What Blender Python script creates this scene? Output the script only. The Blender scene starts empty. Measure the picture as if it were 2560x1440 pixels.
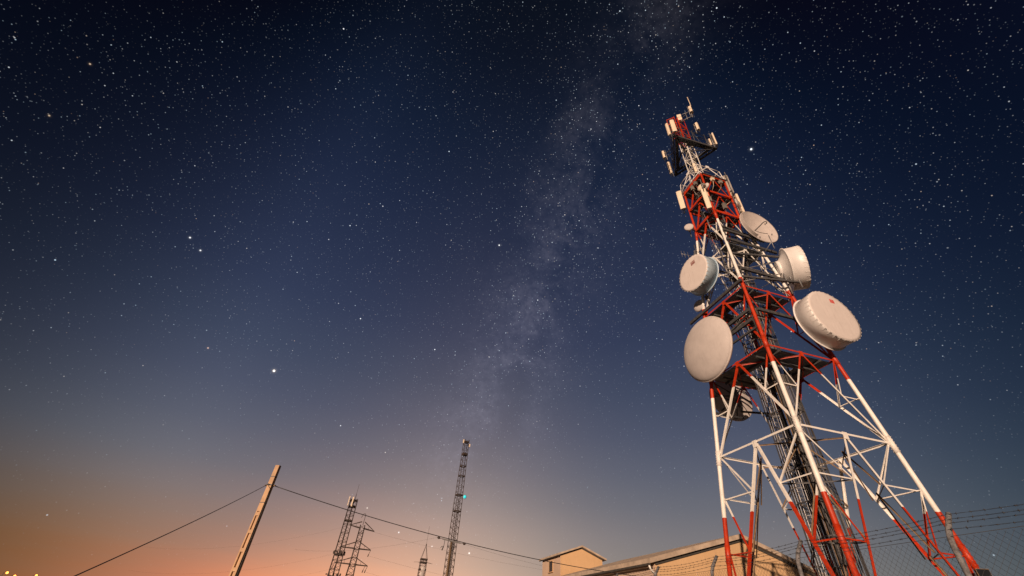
import bpy, math, random
from mathutils import Vector, Matrix
random.seed(7)
R = math.radians
PI = math.pi

# ------------------------------------------------------------------ camera
PITCH, ROLL, FPX = R(39.24525), R(5.107336), 1040.2335      # focal length in pixels of a 2560 px wide frame
CAM = Vector((0, 0, 1.5))
fwd = Vector((0, math.cos(PITCH), math.sin(PITCH)))
up0 = Vector((0, -math.sin(PITCH), math.cos(PITCH)))
rt0 = Vector((1, 0, 0))
rt = rt0 * math.cos(ROLL) + up0 * math.sin(ROLL)
up = -rt0 * math.sin(ROLL) + up0 * math.cos(ROLL)
scene = bpy.context.scene
col = scene.collection
cd = bpy.data.cameras.new('camera')
cam = bpy.data.objects.new('camera', cd)
col.objects.link(cam)
cd.sensor_width = 36.0
cd.lens = FPX / 2560 * 36.0
cd.clip_start, cd.clip_end = 0.05, 20000
m = Matrix((rt, up, -fwd)).transposed().to_4x4()
m.translation = CAM
cam.matrix_world = m
scene.camera = cam


def ray(x, y):
    """direction of a point of the photograph (2560 x 1440)"""
    return (fwd + rt * ((x - 1280) / FPX) - up * ((y - 720) / FPX)).normalized()


def azdir(az):
    return Vector((math.sin(R(az)), math.cos(R(az)), 0))


# ------------------------------------------------------------------ world: night sky with dusk glow, milky way, stars
world = bpy.data.worlds.new('World')
scene.world = world
world.use_nodes = True
wt = world.node_tree
wt.nodes.clear()


class G:
    """tiny helper that writes node expressions"""
    def __init__(self, tree):
        self.t = tree

    def put(self, sock, v):
        if isinstance(v, bpy.types.NodeSocket):
            self.t.links.new(v, sock)
        else:
            sock.default_value = v

    def m(self, op, a, b=None, c=None, clamp=False):
        n = self.t.nodes.new('ShaderNodeMath')
        n.operation = op
        n.use_clamp = clamp
        for i, v in enumerate((a, b, c)):
            if v is not None:
                self.put(n.inputs[i], v)
        return n.outputs[0]

    def v(self, op, a, b=None):
        n = self.t.nodes.new('ShaderNodeVectorMath')
        n.operation = op
        self.put(n.inputs[0], a)
        if b is not None:
            if op == 'SCALE':
                self.put(n.inputs[3], b)
            else:
                self.put(n.inputs[1], b)
        return n.outputs['Value'] if op in ('DOT_PRODUCT', 'LENGTH') else n.outputs[0]

    def sep(self, a):
        n = self.t.nodes.new('ShaderNodeSeparateXYZ')
        self.put(n.inputs[0], a)
        return n.outputs

    def comb(self, x, y, z):
        n = self.t.nodes.new('ShaderNodeCombineXYZ')
        for i, q in enumerate((x, y, z)):
            self.put(n.inputs[i], q)
        return n.outputs[0]

    def smooth(self, x, a, b, lo=0.0, hi=1.0):
        n = self.t.nodes.new('ShaderNodeMapRange')
        n.interpolation_type = 'SMOOTHSTEP'
        self.put(n.inputs[0], x)
        for i, q in enumerate((a, b, lo, hi)):
            n.inputs[i + 1].default_value = q
        return n.outputs[0]

    def ramp(self, x, stops, interp='LINEAR'):
        n = self.t.nodes.new('ShaderNodeValToRGB')
        n.color_ramp.interpolation = interp
        e = n.color_ramp.elements
        while len(e) < len(stops):
            e.new(0.5)
        for el, (p, c) in zip(e, stops):
            el.position = p
            el.color = (*c, 1)
        self.put(n.inputs[0], x)
        return n.outputs[0]

    def noise(self, vec, scale, detail=4, rough=0.5, dist=0.0):
        n = self.t.nodes.new('ShaderNodeTexNoise')
        self.put(n.inputs['Vector'], vec)
        n.inputs['Scale'].default_value = scale
        n.inputs['Detail'].default_value = detail
        n.inputs['Roughness'].default_value = rough
        n.inputs['Distortion'].default_value = dist
        return n.outputs[0]

    def gauss(self, x, w):
        q = self.m('DIVIDE', x, w)
        return self.m('EXPONENT', self.m('MULTIPLY', self.m('MULTIPLY', q, q), -1.0))

    def mixc(self, f, a, b):
        n = self.t.nodes.new('ShaderNodeMix')
        n.data_type = 'RGBA'
        self.put(n.inputs[0], f)
        self.put(n.inputs[6], a if isinstance(a, bpy.types.NodeSocket) else (*a, 1))
        self.put(n.inputs[7], b if isinstance(b, bpy.types.NodeSocket) else (*b, 1))
        return n.outputs[2]


def lin(r, g, b):
    f = lambda c: (c / 255 / 12.92) if c / 255 <= 0.04045 else ((c / 255 + 0.055) / 1.055) ** 2.4
    return (f(r), f(g), f(b))


g = G(wt)
tc = wt.nodes.new('ShaderNodeTexCoord')
D = g.v('NORMALIZE', tc.outputs['Generated'])
dx, dy, dz = g.sep(D)
el_stops = [(-1, (110, 100, 95)), (0, (168, 142, 132)), (4, (164, 141, 133)), (6.5, (155, 136, 133)), (9, (145, 129, 132)),
            (12, (126, 117, 127)), (15.6, (108, 104, 121)), (20, (90, 90, 113)), (25, (74, 78, 104)), (32, (57, 63, 93)),
            (39, (46, 53, 83)), (48, (33, 42, 71)), (58, (20, 31, 56)), (68, (13, 20, 38)), (80, (9, 13, 24)), (90, (8, 11, 20))]
TONE = (0.69, 0.84, 0.86)
z01 = g.m('MULTIPLY_ADD', dz, 1 / 1.05, 0.05 / 1.05)
base = g.ramp(z01, [((math.sin(R(e)) + 0.05) / 1.05, tuple(x * k for x, k in zip(lin(*c), TONE))) for e, c in el_stops])
# azimuth in degrees, right positive, ahead = 0
az = g.m('MULTIPLY', g.m('ARCTAN2', dx, dy), 180 / PI)
el = g.m('MULTIPLY', g.m('ARCSINE', dz), 180 / PI)
elp = g.m('MAXIMUM', el, 0.0)
# the sky is brightest above the glow and fades to both sides of it
fr_, fl_ = g.smooth(az, 30.0, 76.0), g.smooth(az, -33.0, -78.0)
fade = [g.m('EXPONENT', g.m('MULTIPLY_ADD', fr_, -a_, g.m('MULTIPLY', fl_, -b_))) for a_, b_ in ((2.6, 2.7), (1.85, 2.5), (1.45, 2.25))]
sky = g.v('MULTIPLY', base, g.comb(*fade))
# afterglow on the horizon: a wide pale lobe and a narrower orange one
streak = g.noise(g.comb(g.m('MULTIPLY', az, 0.055), g.m('MULTIPLY', el, 0.5), 3.0), 1.0, 3, 0.55)
lobe = g.m('MULTIPLY', g.gauss(g.m('ADD', az, 4.3), 14.7), g.m('EXPONENT', g.m('MULTIPLY', elp, -1 / 10.3)))
sky = g.v('ADD', sky, g.v('SCALE', g.comb(0.445, 0.278, 0.165), lobe))
lobe2 = g.m('MULTIPLY', g.gauss(g.m('ADD', az, 16.3), 16.0), g.m('EXPONENT', g.m('MULTIPLY', elp, -1 / 3.7)))
lobe2 = g.m('MULTIPLY', lobe2, g.m('MULTIPLY_ADD', streak, 0.7, 0.65))
sky = g.v('ADD', sky, g.v('SCALE', g.comb(1.0, 0.065, -0.20), lobe2))
# brown smog low on the left
smog = g.m('MULTIPLY', g.smooth(az, -14.0, -46.0), g.smooth(el, 13.0, 0.0))
smog = g.m('MULTIPLY', smog, g.m('MULTIPLY_ADD', streak, 0.3, 0.85), clamp=True)
sky = g.v('MULTIPLY', sky, g.mixc(smog, (1, 1, 1), (1.0, 0.50, 0.14)))
sky = g.v('MAXIMUM', sky, (0.0015, 0.0015, 0.0015))
# milky way along a great circle
mn = ray(1572, 120).cross(ray(1196, 1120)).normalized()
s = g.v('DOT_PRODUCT', D, tuple(mn))
wob = g.noise(D, 3.2, 4, 0.6)
s2 = g.m('MULTIPLY_ADD', g.m('ADD', wob, -0.5), 0.16, s)
patch = g.noise(g.v('ADD', D, (0.37, 0.11, 0.53)), 7.0, 7, 0.70, 0.4)
fleck = g.smooth(g.noise(D, 75.0, 2, 0.6), 0.3, 0.7, 0.62, 1.38)
cloud = g.smooth(patch, 0.30, 0.74)
wide = g.gauss(s2, 0.14)
band = g.m('ADD', g.m('MULTIPLY', g.gauss(s2, 0.075), g.m('MULTIPLY_ADD', cloud, 0.95, 0.12)), g.m('MULTIPLY', wide, g.m('MULTIPLY', cloud, 0.45)))
rift = g.m('MULTIPLY', g.gauss(g.m('ADD', s2, 0.035), 0.030), g.smooth(patch, 0.60, 0.42))
band = g.m('MULTIPLY', band, g.m('SUBTRACT', 1.0, g.m('MULTIPLY', rift, 0.95)), clamp=True)
band = g.m('MULTIPLY', band, g.m('MULTIPLY', fleck, g.smooth(el, 6.0, 22.0)))
gcol = g.mixc(cloud, (0.027, 0.028, 0.040), (0.037, 0.034, 0.041))
sky = g.v('ADD', sky, g.v('SCALE', gcol, g.m('MULTIPLY', band, g.smooth(el, 72.0, 26.0, 0.38, 1.15))))


def star_layer(scale, rho, low, high, power, mask=None, off=(0, 0, 0)):
    n = wt.nodes.new('ShaderNodeTexVoronoi')
    n.voronoi_dimensions = '3D'
    n.feature = 'F1'
    wt.links.new(g.v('ADD', D, off), n.inputs['Vector'])
    n.inputs['Scale'].default_value = scale
    r_, g_, b_ = g.sep(n.outputs['Color'])
    x = g.m('SUBTRACT', 1.0, g.m('DIVIDE', n.outputs['Distance'], rho * scale), clamp=True)
    x = g.smooth(x, 0.0, 0.75)
    amp = g.m('MULTIPLY_ADD', g.m('POWER', r_, power), high, low)
    x = g.m('MULTIPLY', x, amp)
    if mask is not None:
        x = g.m('MULTIPLY', x, mask)
    tint = g.ramp(g_, [(0.0, (0.60, 0.82, 1.0)), (0.45, (0.85, 0.93, 1.0)), (0.82, (0.97, 0.97, 1.0)), (0.95, (1, 0.88, 0.74)), (1.0, (1, 0.65, 0.4))])
    return g.v('SCALE', tint, x)


ext = g.smooth(el, 1.0, 40.0, 0.10, 1.0)
clump = g.smooth(patch, 0.3, 0.7, 0.45, 1.25)
dense = g.m('MULTIPLY', g.m('MULTIPLY', ext, clump), g.m('MULTIPLY_ADD', wide, 0.95, 0.50))
for lay in (star_layer(210, 0.00105, 0.04, 0.70, 3.5, dense, (0.3, 0.1, 0.7)),
            star_layer(88, 0.00125, 0.06, 1.0, 2.6, g.m('MULTIPLY', ext, g.m('MULTIPLY_ADD', wide, 0.5, 0.7)), (0.13, 0.71, 0.37)),
            star_layer(30, 0.0016, 0.15, 1.3, 3.0, g.smooth(el, 0.0, 25.0, 0.25, 1.0), (2.1, 1.7, 0.2))):
    sky = g.v('ADD', sky, lay)
for (px, py, rad, amp, colr) in ((685, 927, 0.0031, 3.0, (1, 0.86, 0.7)), (1878, 373, 0.0026, 2.2, (0.9, 0.95, 1)),
                                 (1173, 1383, 0.0022, 1.2, (1, 0.97, 0.9)), (997, 1331, 0.0020, 0.9, (0.9, 0.97, 1)),
                                 (1080, 1366, 0.0017, 0.8, (1, 0.95, 0.9)), (1248, 613, 0.0022, 1.6, (1, 1, 1)),
                                 (918, 1270, 0.0018, 0.8, (1, 0.9, 0.75)), (475, 594, 0.0022, 1.3, (1, 1, 1)),
                                 (501, 626, 0.0022, 1.2, (1, 1, 1)), (520, 870, 0.0020, 0.9, (1, 0.6, 0.4)),
                                 (225, 160, 0.0018, 0.8, (1, 0.7, 0.45)), (123, 289, 0.0018, 0.7, (1, 0.72, 0.45))):
    ang = g.v('LENGTH', g.v('SUBTRACT', D, tuple(ray(px, py))))
    core = g.smooth(ang, rad, 0.0)
    halo = g.m('MULTIPLY', g.gauss(ang, rad * 1.3), 0.05)
    sky = g.v('ADD', sky, g.v('SCALE', g.comb(*colr), g.m('MULTIPLY', g.m('ADD', core, halo), amp)))
hs = wt.nodes.new('ShaderNodeHueSaturation')
hs.inputs['Saturation'].default_value = 0.93
wt.links.new(sky, hs.inputs['Color'])
sky = hs.outputs[0]
bg = wt.nodes.new('ShaderNodeBackground')
wt.links.new(sky, bg.inputs[0])
bg.inputs[1].default_value = 1.0
wo = wt.nodes.new('ShaderNodeOutputWorld')
wt.links.new(bg.outputs[0], wo.inputs[0])

# ------------------------------------------------------------------ the one directional light (warm, low, from behind on the left)
SUN_AZ, SUN_EL = 208, 9
sd = bpy.data.lights.new('sun', 'SUN')
sd.energy = 4.9
sd.angle = R(0.5)
sd.color = (1.0, 0.71, 0.51)
sun = bpy.data.objects.new('sun', sd)
col.objects.link(sun)
to_sun = azdir(SUN_AZ) * math.cos(R(SUN_EL)) + Vector((0, 0, math.sin(R(SUN_EL))))
sun.rotation_euler = (-to_sun).to_track_quat('-Z', 'Y').to_euler()
sun.location = to_sun * 60

vs = scene.view_settings
vs.view_transform = 'Standard'
vs.look = 'None'
vs.exposure = 0.0
vs.gamma = 1.0
vs.use_curve_mapping = False
scene.render.engine = 'CYCLES'
scene.cycles.use_denoising = True
scene.cycles.max_bounces = 5
scene.cycles.sample_clamp_indirect = 4.0


# ------------------------------------------------------------------ materials
def mat(name, build):
    mt = bpy.data.materials.new(name)
    mt.use_nodes = True
    t = mt.node_tree
    q = G(t)
    p = t.nodes['Principled BSDF']
    build(q, p, t)
    return mt


def plain(name, c, rough=0.6, metal=0.0, var=0.25, scale=3.0, bump=0.0, bscale=40.0, dirt=None):
    def b(q, p, t):
        geo = t.nodes.new('ShaderNodeNewGeometry')
        pos = geo.outputs['Position']
        n = q.noise(pos, scale, 6, 0.65)
        c0 = tuple(x * (1 - var) for x in c)
        c1 = tuple(min(1, x * (1 + var * 0.6)) for x in c)
        cc = q.mixc(q.smooth(n, 0.3, 0.7), c0, c1)
        if dirt:
            st = q.v('MULTIPLY', pos, (7.0, 7.0, 0.7))
            dn = q.smooth(q.noise(st, 1.0, 5, 0.7), 0.52, 0.75)
            cc = q.mixc(q.m('MULTIPLY', dn, dirt[1]), cc, dirt[0])
        t.links.new(cc, p.inputs['Base Color'])
        p.inputs['Roughness'].default_value = rough
        t.links.new(q.m('MULTIPLY_ADD', n, 0.25, rough - 0.12), p.inputs['Roughness'])
        p.inputs['Metallic'].default_value = metal
        if bump:
            bn = t.nodes.new('ShaderNodeBump')
            bn.inputs['Strength'].default_value = bump
            bn.inputs['Distance'].default_value = 0.02
            t.links.new(q.noise(pos, bscale, 5, 0.6), bn.inputs['Height'])
            t.links.new(bn.outputs[0], p.inputs['Normal'])
    return mat(name, b)


def tower_paint(q, p, t):
    """aviation paint: bands of red and white, changing every 6.66 m up the tower"""
    geo = t.nodes.new('ShaderNodeNewGeometry')
    pos = geo.outputs['Position']
    x, y, z = q.sep(pos)
    wobble = q.m('MULTIPLY', q.m('ADD', q.noise(pos, 6.0, 3), -0.5), 0.09)
    f = q.m('MODULO', q.m('ADD', q.m('ADD', z, wobble), 100 * 13.32 - 6.86), 13.32)
    white = q.m('LESS_THAN', f, 6.66)
    n = q.noise(pos, 2.2, 7, 0.7)
    red = q.mixc(q.smooth(n, 0.3, 0.75), (0.39, 0.024, 0.004), (0.54, 0.043, 0.005))
    wht = q.mixc(q.smooth(n, 0.3, 0.75), (0.72, 0.69, 0.65), (0.86, 0.84, 0.80))
    cc = q.mixc(white, red, wht)
    # chips and rust freckles
    ch = q.smooth(q.noise(pos, 14.0, 6, 0.75), 0.66, 0.74)
    cc = q.mixc(q.m('MULTIPLY', ch, 0.7), cc, (0.16, 0.10, 0.065))
    st = q.smooth(q.noise(q.v('MULTIPLY', pos, (9.0, 9.0, 1.2)), 1.0, 4, 0.7), 0.55, 0.8)
    cc = q.mixc(q.m('MULTIPLY', st, 0.5), cc, (0.24, 0.18, 0.13))
    t.links.new(cc, p.inputs['Base Color'])
    t.links.new(q.m('MULTIPLY_ADD', n, 0.3, 0.35), p.inputs['Roughness'])


def wall_mat(name, c, c2):
    def b(q, p, t):
        geo = t.nodes.new('ShaderNodeNewGeometry')
        pos = geo.outputs['Position']
        n = q.noise(pos, 0.35, 8, 0.6)
        cc = q.mixc(q.smooth(n, 0.35, 0.7), c, c2)
        st = q.smooth(q.noise(q.v('MULTIPLY', pos, (1.6, 1.6, 0.12)), 1.0, 5, 0.7), 0.5, 0.78)
        cc = q.mixc(q.m('MULTIPLY', st, 0.25), cc, tuple(x * 0.6 for x in c))
        t.links.new(cc, p.inputs['Base Color'])
        p.inputs['Roughness'].default_value = 0.85
        bn = t.nodes.new('ShaderNodeBump')
        bn.inputs['Strength'].default_value = 0.35
        bn.inputs['Distance'].default_value = 0.02
        t.links.new(q.noise(pos, 9.0, 8, 0.7), bn.inputs['Height'])
        t.links.new(bn.outputs[0], p.inputs['Normal'])
    return mat(name, b)


def glow(name, c, s):
    def b(q, p, t):
        p.inputs['Base Color'].default_value = (*c, 1)
        p.inputs['Emission Color'].default_value = (*c, 1)
        p.inputs['Emission Strength'].default_value = s
    return mat(name, b)


M = dict(
    paint=mat('tower paint', tower_paint),
    galv=plain('galvanised steel', (0.27, 0.27, 0.28), 0.5, 0.55, 0.3, 5.0),
    dark=plain('dark weathered steel', (0.085, 0.085, 0.09), 0.6, 0.3, 0.35, 5.0),
    brown=plain('lamplit brown steel', (0.19, 0.125, 0.07), 0.7, 0.1, 0.35, 6.0),  # brown puts warm lamplight on galvanised braces into the colour
    deck=plain('grey steel decking', (0.16, 0.18, 0.21), 0.6, 0.3, 0.3, 3.0),
    white=plain('off-white gloss enamel', (0.74, 0.72, 0.71), 0.38, 0, 0.05, 1.5, dirt=((0.42, 0.38, 0.34), 0.35)),
    membrane=plain('radome membrane', (0.65, 0.59, 0.57), 0.62, 0, 0.05, 1.2, dirt=((0.36, 0.31, 0.28), 0.5)),
    radome=plain('matt radome shell', (0.49, 0.45, 0.44), 0.7, 0, 0.08, 1.2, dirt=((0.34, 0.30, 0.29), 0.45)),
    dishgrey=plain('dish grey', (0.52, 0.47, 0.45), 0.55, 0, 0.08, 2.0, dirt=((0.33, 0.29, 0.27), 0.35)),
    bluegrey=plain('pale blue grey', (0.44, 0.56, 0.66), 0.4, 0, 0.06, 1.5),  # even pale blue for one drum's shroud and rim
    panel=plain('antenna plastic', (0.74, 0.62, 0.48), 0.5, 0, 0.06, 2.0),
    panelback=plain('antenna back metal', (0.40, 0.36, 0.32), 0.5, 0.4, 0.2, 4.0),
    black=plain('black cable', (0.022, 0.022, 0.025), 0.5, 0, 0.3, 4.0),
    cablegrey=plain('grey cable', (0.17, 0.16, 0.15), 0.55, 0, 0.3, 4.0),
    logo_red=plain('red print', (0.62, 0.05, 0.04), 0.6, 0, 0.05),
    logo_dark=plain('dark red print', (0.20, 0.035, 0.03), 0.6, 0, 0.05),
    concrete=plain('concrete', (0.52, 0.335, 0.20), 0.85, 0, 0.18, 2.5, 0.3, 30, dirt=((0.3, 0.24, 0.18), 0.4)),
    post=plain('mottled concrete post', (0.17, 0.165, 0.17), 0.85, 0, 0.5, 18.0, 0.6, 50),
    wire=plain('fence wire', (0.06, 0.06, 0.065), 0.6, 0.3, 0.3, 9.0),
    wall=wall_mat('ochre render', (0.55, 0.36, 0.195), (0.62, 0.41, 0.225)),
    wall2=wall_mat('pinkish wall', (0.49, 0.36, 0.27), (0.57, 0.42, 0.32)),
    roof=plain('weathered roof sheet', (0.45, 0.36, 0.28), 0.85, 0, 0.25, 1.2, 0.3, 12),
    gutter_and_shade=plain('dark gutter and verge shade', (0.05, 0.045, 0.04), 0.8, 0, 0.3),  # colour of the gutters and of the shade strips under the verges
    glass=plain('dark window', (0.015, 0.017, 0.02), 0.15, 0, 0.1),
    pipe=plain('white plastic pipe', (0.72, 0.70, 0.66), 0.5, 0, 0.1),
    faraway=plain('unlit lattice steel', (0.055, 0.04, 0.036), 0.8, 0.1, 0.3, 0.8),  # base colour darkened to stand in for lamplight not reaching the far masts
    farpole=plain('weathered pole', (0.14, 0.09, 0.05), 0.9, 0, 0.3, 0.8),
    sodium=glow('sodium lamp', (1.0, 0.36, 0.05), 6.0),
    cyan=glow('cyan lamp', (0.02, 0.55, 0.62), 0.75),
    ground=plain('dry ground', (0.15, 0.13, 0.10), 0.95, 0, 0.45, 0.4, 0.6, 6),
)


# ------------------------------------------------------------------ mesh builder
class MB:
    def __init__(self):
        self.v, self.f, self.sm = [], [], []

    def quadstrip(self, rings, close=True, caps=(True, True), smooth=False):
        n = len(rings[0])
        b = len(self.v)
        for r_ in rings:
            self.v += [tuple(p) for p in r_]
        for i in range(len(rings) - 1):
            for j in range(n if close else n - 1):
                k = (j + 1) % n
                self.f.append((b + i * n + j, b + i * n + k, b + (i + 1) * n + k, b + (i + 1) * n + j))
                self.sm.append(smooth)
        if caps[0]:
            self.f.append(tuple(b + j for j in range(n))[::-1])
            self.sm.append(False)
        if caps[1]:
            e = b + (len(rings) - 1) * n
            self.f.append(tuple(e + j for j in range(n)))
            self.sm.append(False)
        return self

    def box(self, c, s, ax=None):
        c = Vector(c)
        X, Y, Z = ax or (Vector((1, 0, 0)), Vector((0, 1, 0)), Vector((0, 0, 1)))
        hx, hy, hz = X * s[0] / 2, Y * s[1] / 2, Z * s[2] / 2
        rings = [[c - hx - hy + k, c + hx - hy + k, c + hx + hy + k, c - hx + hy + k] for k in (-hz, hz)]
        return self.quadstrip(rings)

    @staticmethod
    def frame(p, q, n=None):
        d = (q - p).normalized()
        if n is None or abs(d.dot(n)) > 0.99:
            n = Vector((0, 0, 1)) if abs(d.z) < 0.9 else Vector((1, 0, 0))
        e1 = d.cross(n).normalized()
        e2 = e1.cross(d).normalized()
        return d, e1, e2

    def bar(self, p, q, w, h, n=None):
        """rectangular bar: w across, h along n"""
        p, q = Vector(p), Vector(q)
        d, e1, e2 = self.frame(p, q, n)
        a, b = e1 * w / 2, e2 * h / 2
        return self.quadstrip([[k - a - b, k + a - b, k + a + b, k - a + b] for k in (p, q)])

    def angle(self, p, q, a, t, n):
        """L section lying in the plane with outward normal n, second flange pointing inwards"""
        p, q = Vector(p), Vector(q)
        d, e1, e2 = self.frame(p, q, n)
        prof = [(-a / 2, 0), (a / 2, 0), (a / 2, -t), (-a / 2 + t, -t), (-a / 2 + t, -a), (-a / 2, -a)]
        return self.quadstrip([[k + e1 * x + e2 * y for x, y in prof] for k in (p, q)])

    def tube(self, pts, r, n=6, smooth=True):
        pts = [Vector(p) for p in pts]
        rings = []
        d0, e1, e2 = self.frame(pts[0], pts[1])
        for i, p in enumerate(pts):
            d = (pts[min(i + 1, len(pts) - 1)] - pts[max(i - 1, 0)]).normalized()
            e1 = (e1 - d * e1.dot(d)).normalized()
            e2 = d.cross(e1)
            rr = r[i] if isinstance(r, (list, tuple)) else r
            rings.append([p + e1 * rr * math.cos(2 * PI * k / n) + e2 * rr * math.sin(2 * PI * k / n) for k in range(n)])
        return self.quadstrip(rings, smooth=smooth)

    def lathe(self, prof, n=48, caps=(False, False), smooth=True):
        """profile of (radius, y) turned about the local y axis"""
        rings = [[Vector((r_ * math.cos(2 * PI * k / n), y, r_ * math.sin(2 * PI * k / n))) for k in range(n)] for r_, y in prof]
        return self.quadstrip(rings, caps=caps, smooth=smooth)

    def mesh(self, name):
        me = bpy.data.meshes.new(name)
        me.from_pydata([tuple(v) for v in self.v], [], self.f)
        me.polygons.foreach_set('use_smooth', self.sm)
        me.validate()
        me.update()
        return me

    def build(self, name, m_, parent=None, kind=None, loc=None):
        me = self.mesh(name)
        me.materials.append(M[m_])
        return link(name, me, parent, kind, loc)


def link(name, me, parent=None, kind=None, loc=None, rot=None):
    o = bpy.data.objects.new(name, me)
    col.objects.link(o)
    if parent is not None:
        o.parent = parent
    if kind:
        o['kind'] = kind
    if loc is not None:
        o.location = loc
    if rot is not None:
        o.rotation_euler = rot
    return o


def thing(name, label, cat, loc=(0, 0, 0), rz=0.0, group=None):
    o = bpy.data.objects.new(name, None)
    col.objects.link(o)
    o.location = loc
    o.rotation_euler = (0, 0, rz)
    o.empty_display_size = 0.3
    o['label'], o['category'] = label, cat
    if group:
        o['group'] = group
    return o


# ------------------------------------------------------------------ ground
def ground_z(x, y):
    r_ = math.hypot(x, y)
    return -0.0006 * max(0, r_ - 40) ** 1.25 + 0.05 * math.sin(x * 0.31) * math.cos(y * 0.27)


gm = MB()
rad = [0, 3, 6, 10, 15, 20, 26, 33, 42, 55, 75, 110, 170, 300, 600, 1500, 5000, 12000]
ns = 64
rings = []
for r_ in rad[1:]:
    rings.append([Vector((r_ * math.cos(2 * PI * k / ns), r_ * math.sin(2 * PI * k / ns),
                          (ground_z(r_ * math.cos(2 * PI * k / ns), r_ * math.sin(2 * PI * k / ns)) if r_ < 400 else -0.9) - 0.06)) for k in range(ns)])
gm.quadstrip(rings, caps=(False, False), smooth=True)
b0 = len(gm.v)
gm.v.append((0, 0, -0.06))
for k in range(ns):
    gm.f.append((b0, k, (k + 1) % ns))
    gm.sm.append(True)
gm.build('ground', 'ground', kind='structure')

# ------------------------------------------------------------------ the telecom tower
TX, TY, TROT = 16.1468, 22.0015, -0.551934
TM = Matrix.Translation((TX, TY, 0)) @ Matrix.Rotation(TROT, 4, 'Z')
tower = thing('telecom_tower', 'tall red and white banded steel lattice telecom tower carrying dishes and panel antennas', 'tower', (TX, TY, 0), TROT)
KT = 0.1314917
COR = {'A': (-1, 0), 'B': (0, -1), 'C': (1, 0), 'D': (0, 1)}
FACES = ['AB', 'BC', 'CD', 'DA']
Zb, Z5, Z4, Z3, Z2, Z1, Zm, Zt, ZT = 0.42, 9.98, 14.78, 19.55, 23.88, 27.86, 30.35, 32.75, 44.2
WM, SM = 0.60, -0.2


def half(z):
    return 4 - KT * (min(z, Z1) - Z5)


def P(n, z, shrink=0.0):
    w = half(z) - shrink
    return Vector((COR[n][0] * w, COR[n][1] * w, z))


def PM(n, z):
    return Vector((COR[n][0] * WM + SM, COR[n][1] * WM, z))


def fnorm(fc):
    a, b = COR[fc[0]], COR[fc[1]]
    return Vector((a[0] + b[0], a[1] + b[1], 0)).normalized()


def W(x, y, z):
    return TM @ Vector((x, y, z))


def leg_mesh(n, stops, a_of, t):
    c = Vector((*COR[n], 0))
    i = 'ABCD'.index(n)
    e1 = (Vector((*COR['ABCD'[(i + 1) % 4]], 0)) - c).normalized()
    e2 = (Vector((*COR['ABCD'[(i - 1) % 4]], 0)) - c).normalized()
    b = MB()
    rings = []
    for p in stops:
        a = a_of(p.z)
        rings.append([p + e1 * x + e2 * y for x, y in ((0, 0), (a, 0), (a, t), (t, t), (t, a), (0, a))][::-1])
    return b.quadstrip(rings)


for n in 'ABCD':
    MB().tube([P(n, z) for z in (Zb, Z5, Z3, Z1, Zt + 0.1)], [0.118, 0.112, 0.10, 0.088, 0.085], 12).build('leg', 'paint', tower)
    leg_mesh(n, [PM(n, Zt - 0.6), PM(n, ZT)], lambda z: 0.085, 0.014).build('mast_leg', 'paint', tower)
    # footing
    f = MB()
    q = P(n, 0.0)
    f.box((q.x, q.y, 0.10), (1.3, 1.3, 0.60))
    f.box((q.x, q.y, 0.415), (0.6, 0.6, 0.035))
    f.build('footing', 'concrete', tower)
    # bolted sleeves on the legs
    for z, rr in ((5.2, 0.130), (9.9, 0.128), (14.9, 0.122), (20.1, 0.114), (27.6, 0.104)):
        up_ = (P(n, z + 1) - P(n, z - 1)).normalized()
        q = P(n, z)
        s_ = MB().tube([q - up_ * 0.42, q + up_ * 0.42], rr, 12)
        _, e1, e2 = MB.frame(q, q + up_)
        for bz in (-0.34, -0.2, -0.06, 0.08, 0.22, 0.36):
            for k in range(8):
                a_ = 2 * PI * (k + 0.5 * (bz > 0)) / 8
                e = e1 * math.cos(a_) + e2 * math.sin(a_)
                s_.tube([q + up_ * bz + e * (rr - 0.01), q + up_ * bz + e * (rr + 0.02)], 0.013, 5, False)
        s_.build('splice_sleeve', 'paint', tower)


jit = [0]


def strut(name, p, q, a, n, m_='paint', t=None, inset=0.026):
    jit[0] = (jit[0] + 1) % 7
    off = n * (-(inset + 0.004 * jit[0]))
    return MB().angle(Vector(p) + off, Vector(q) + off, a, t or max(0.010, a * 0.11), n).build(name, m_, tower)


def lerp(a, b, t):
    return a + (b - a) * t


def panel(fc, zt, zb, subs, ad, ah, asx):
    n1, n2 = fc
    nn = fnorm(fc)
    a, b = P(n1, zt), P(n2, zt)
    mid = (a + b) / 2
    d = (b - a).normalized()
    strut('horizontal_strut', a + d * 0.05, b - d * 0.05, ah, nn)
    g_ = MB()
    g_.bar(mid - Vector((0, 0, 0.26)) - nn * 0.025, mid + Vector((0, 0, 0.08)) - nn * 0.025, 0.30 if zt < 12 else 0.24, 0.012, nn)
    g_.build('gusset_plate', 'paint', tower)
    for n in fc:
        bot = P(n, zb)
        strut('diagonal_brace', mid, bot, ad, nn, inset=0.060)
        prev = P(n, zt)
        for zs in subs:
            dp = lerp(mid, bot, (zs - zt) / (zb - zt))
            lp = P(n, zs)
            strut('secondary_brace', prev, dp, asx, nn, inset=0.10)
            strut('secondary_brace', dp, lp, asx * 0.9, nn, inset=0.13)
            prev = lp


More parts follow.
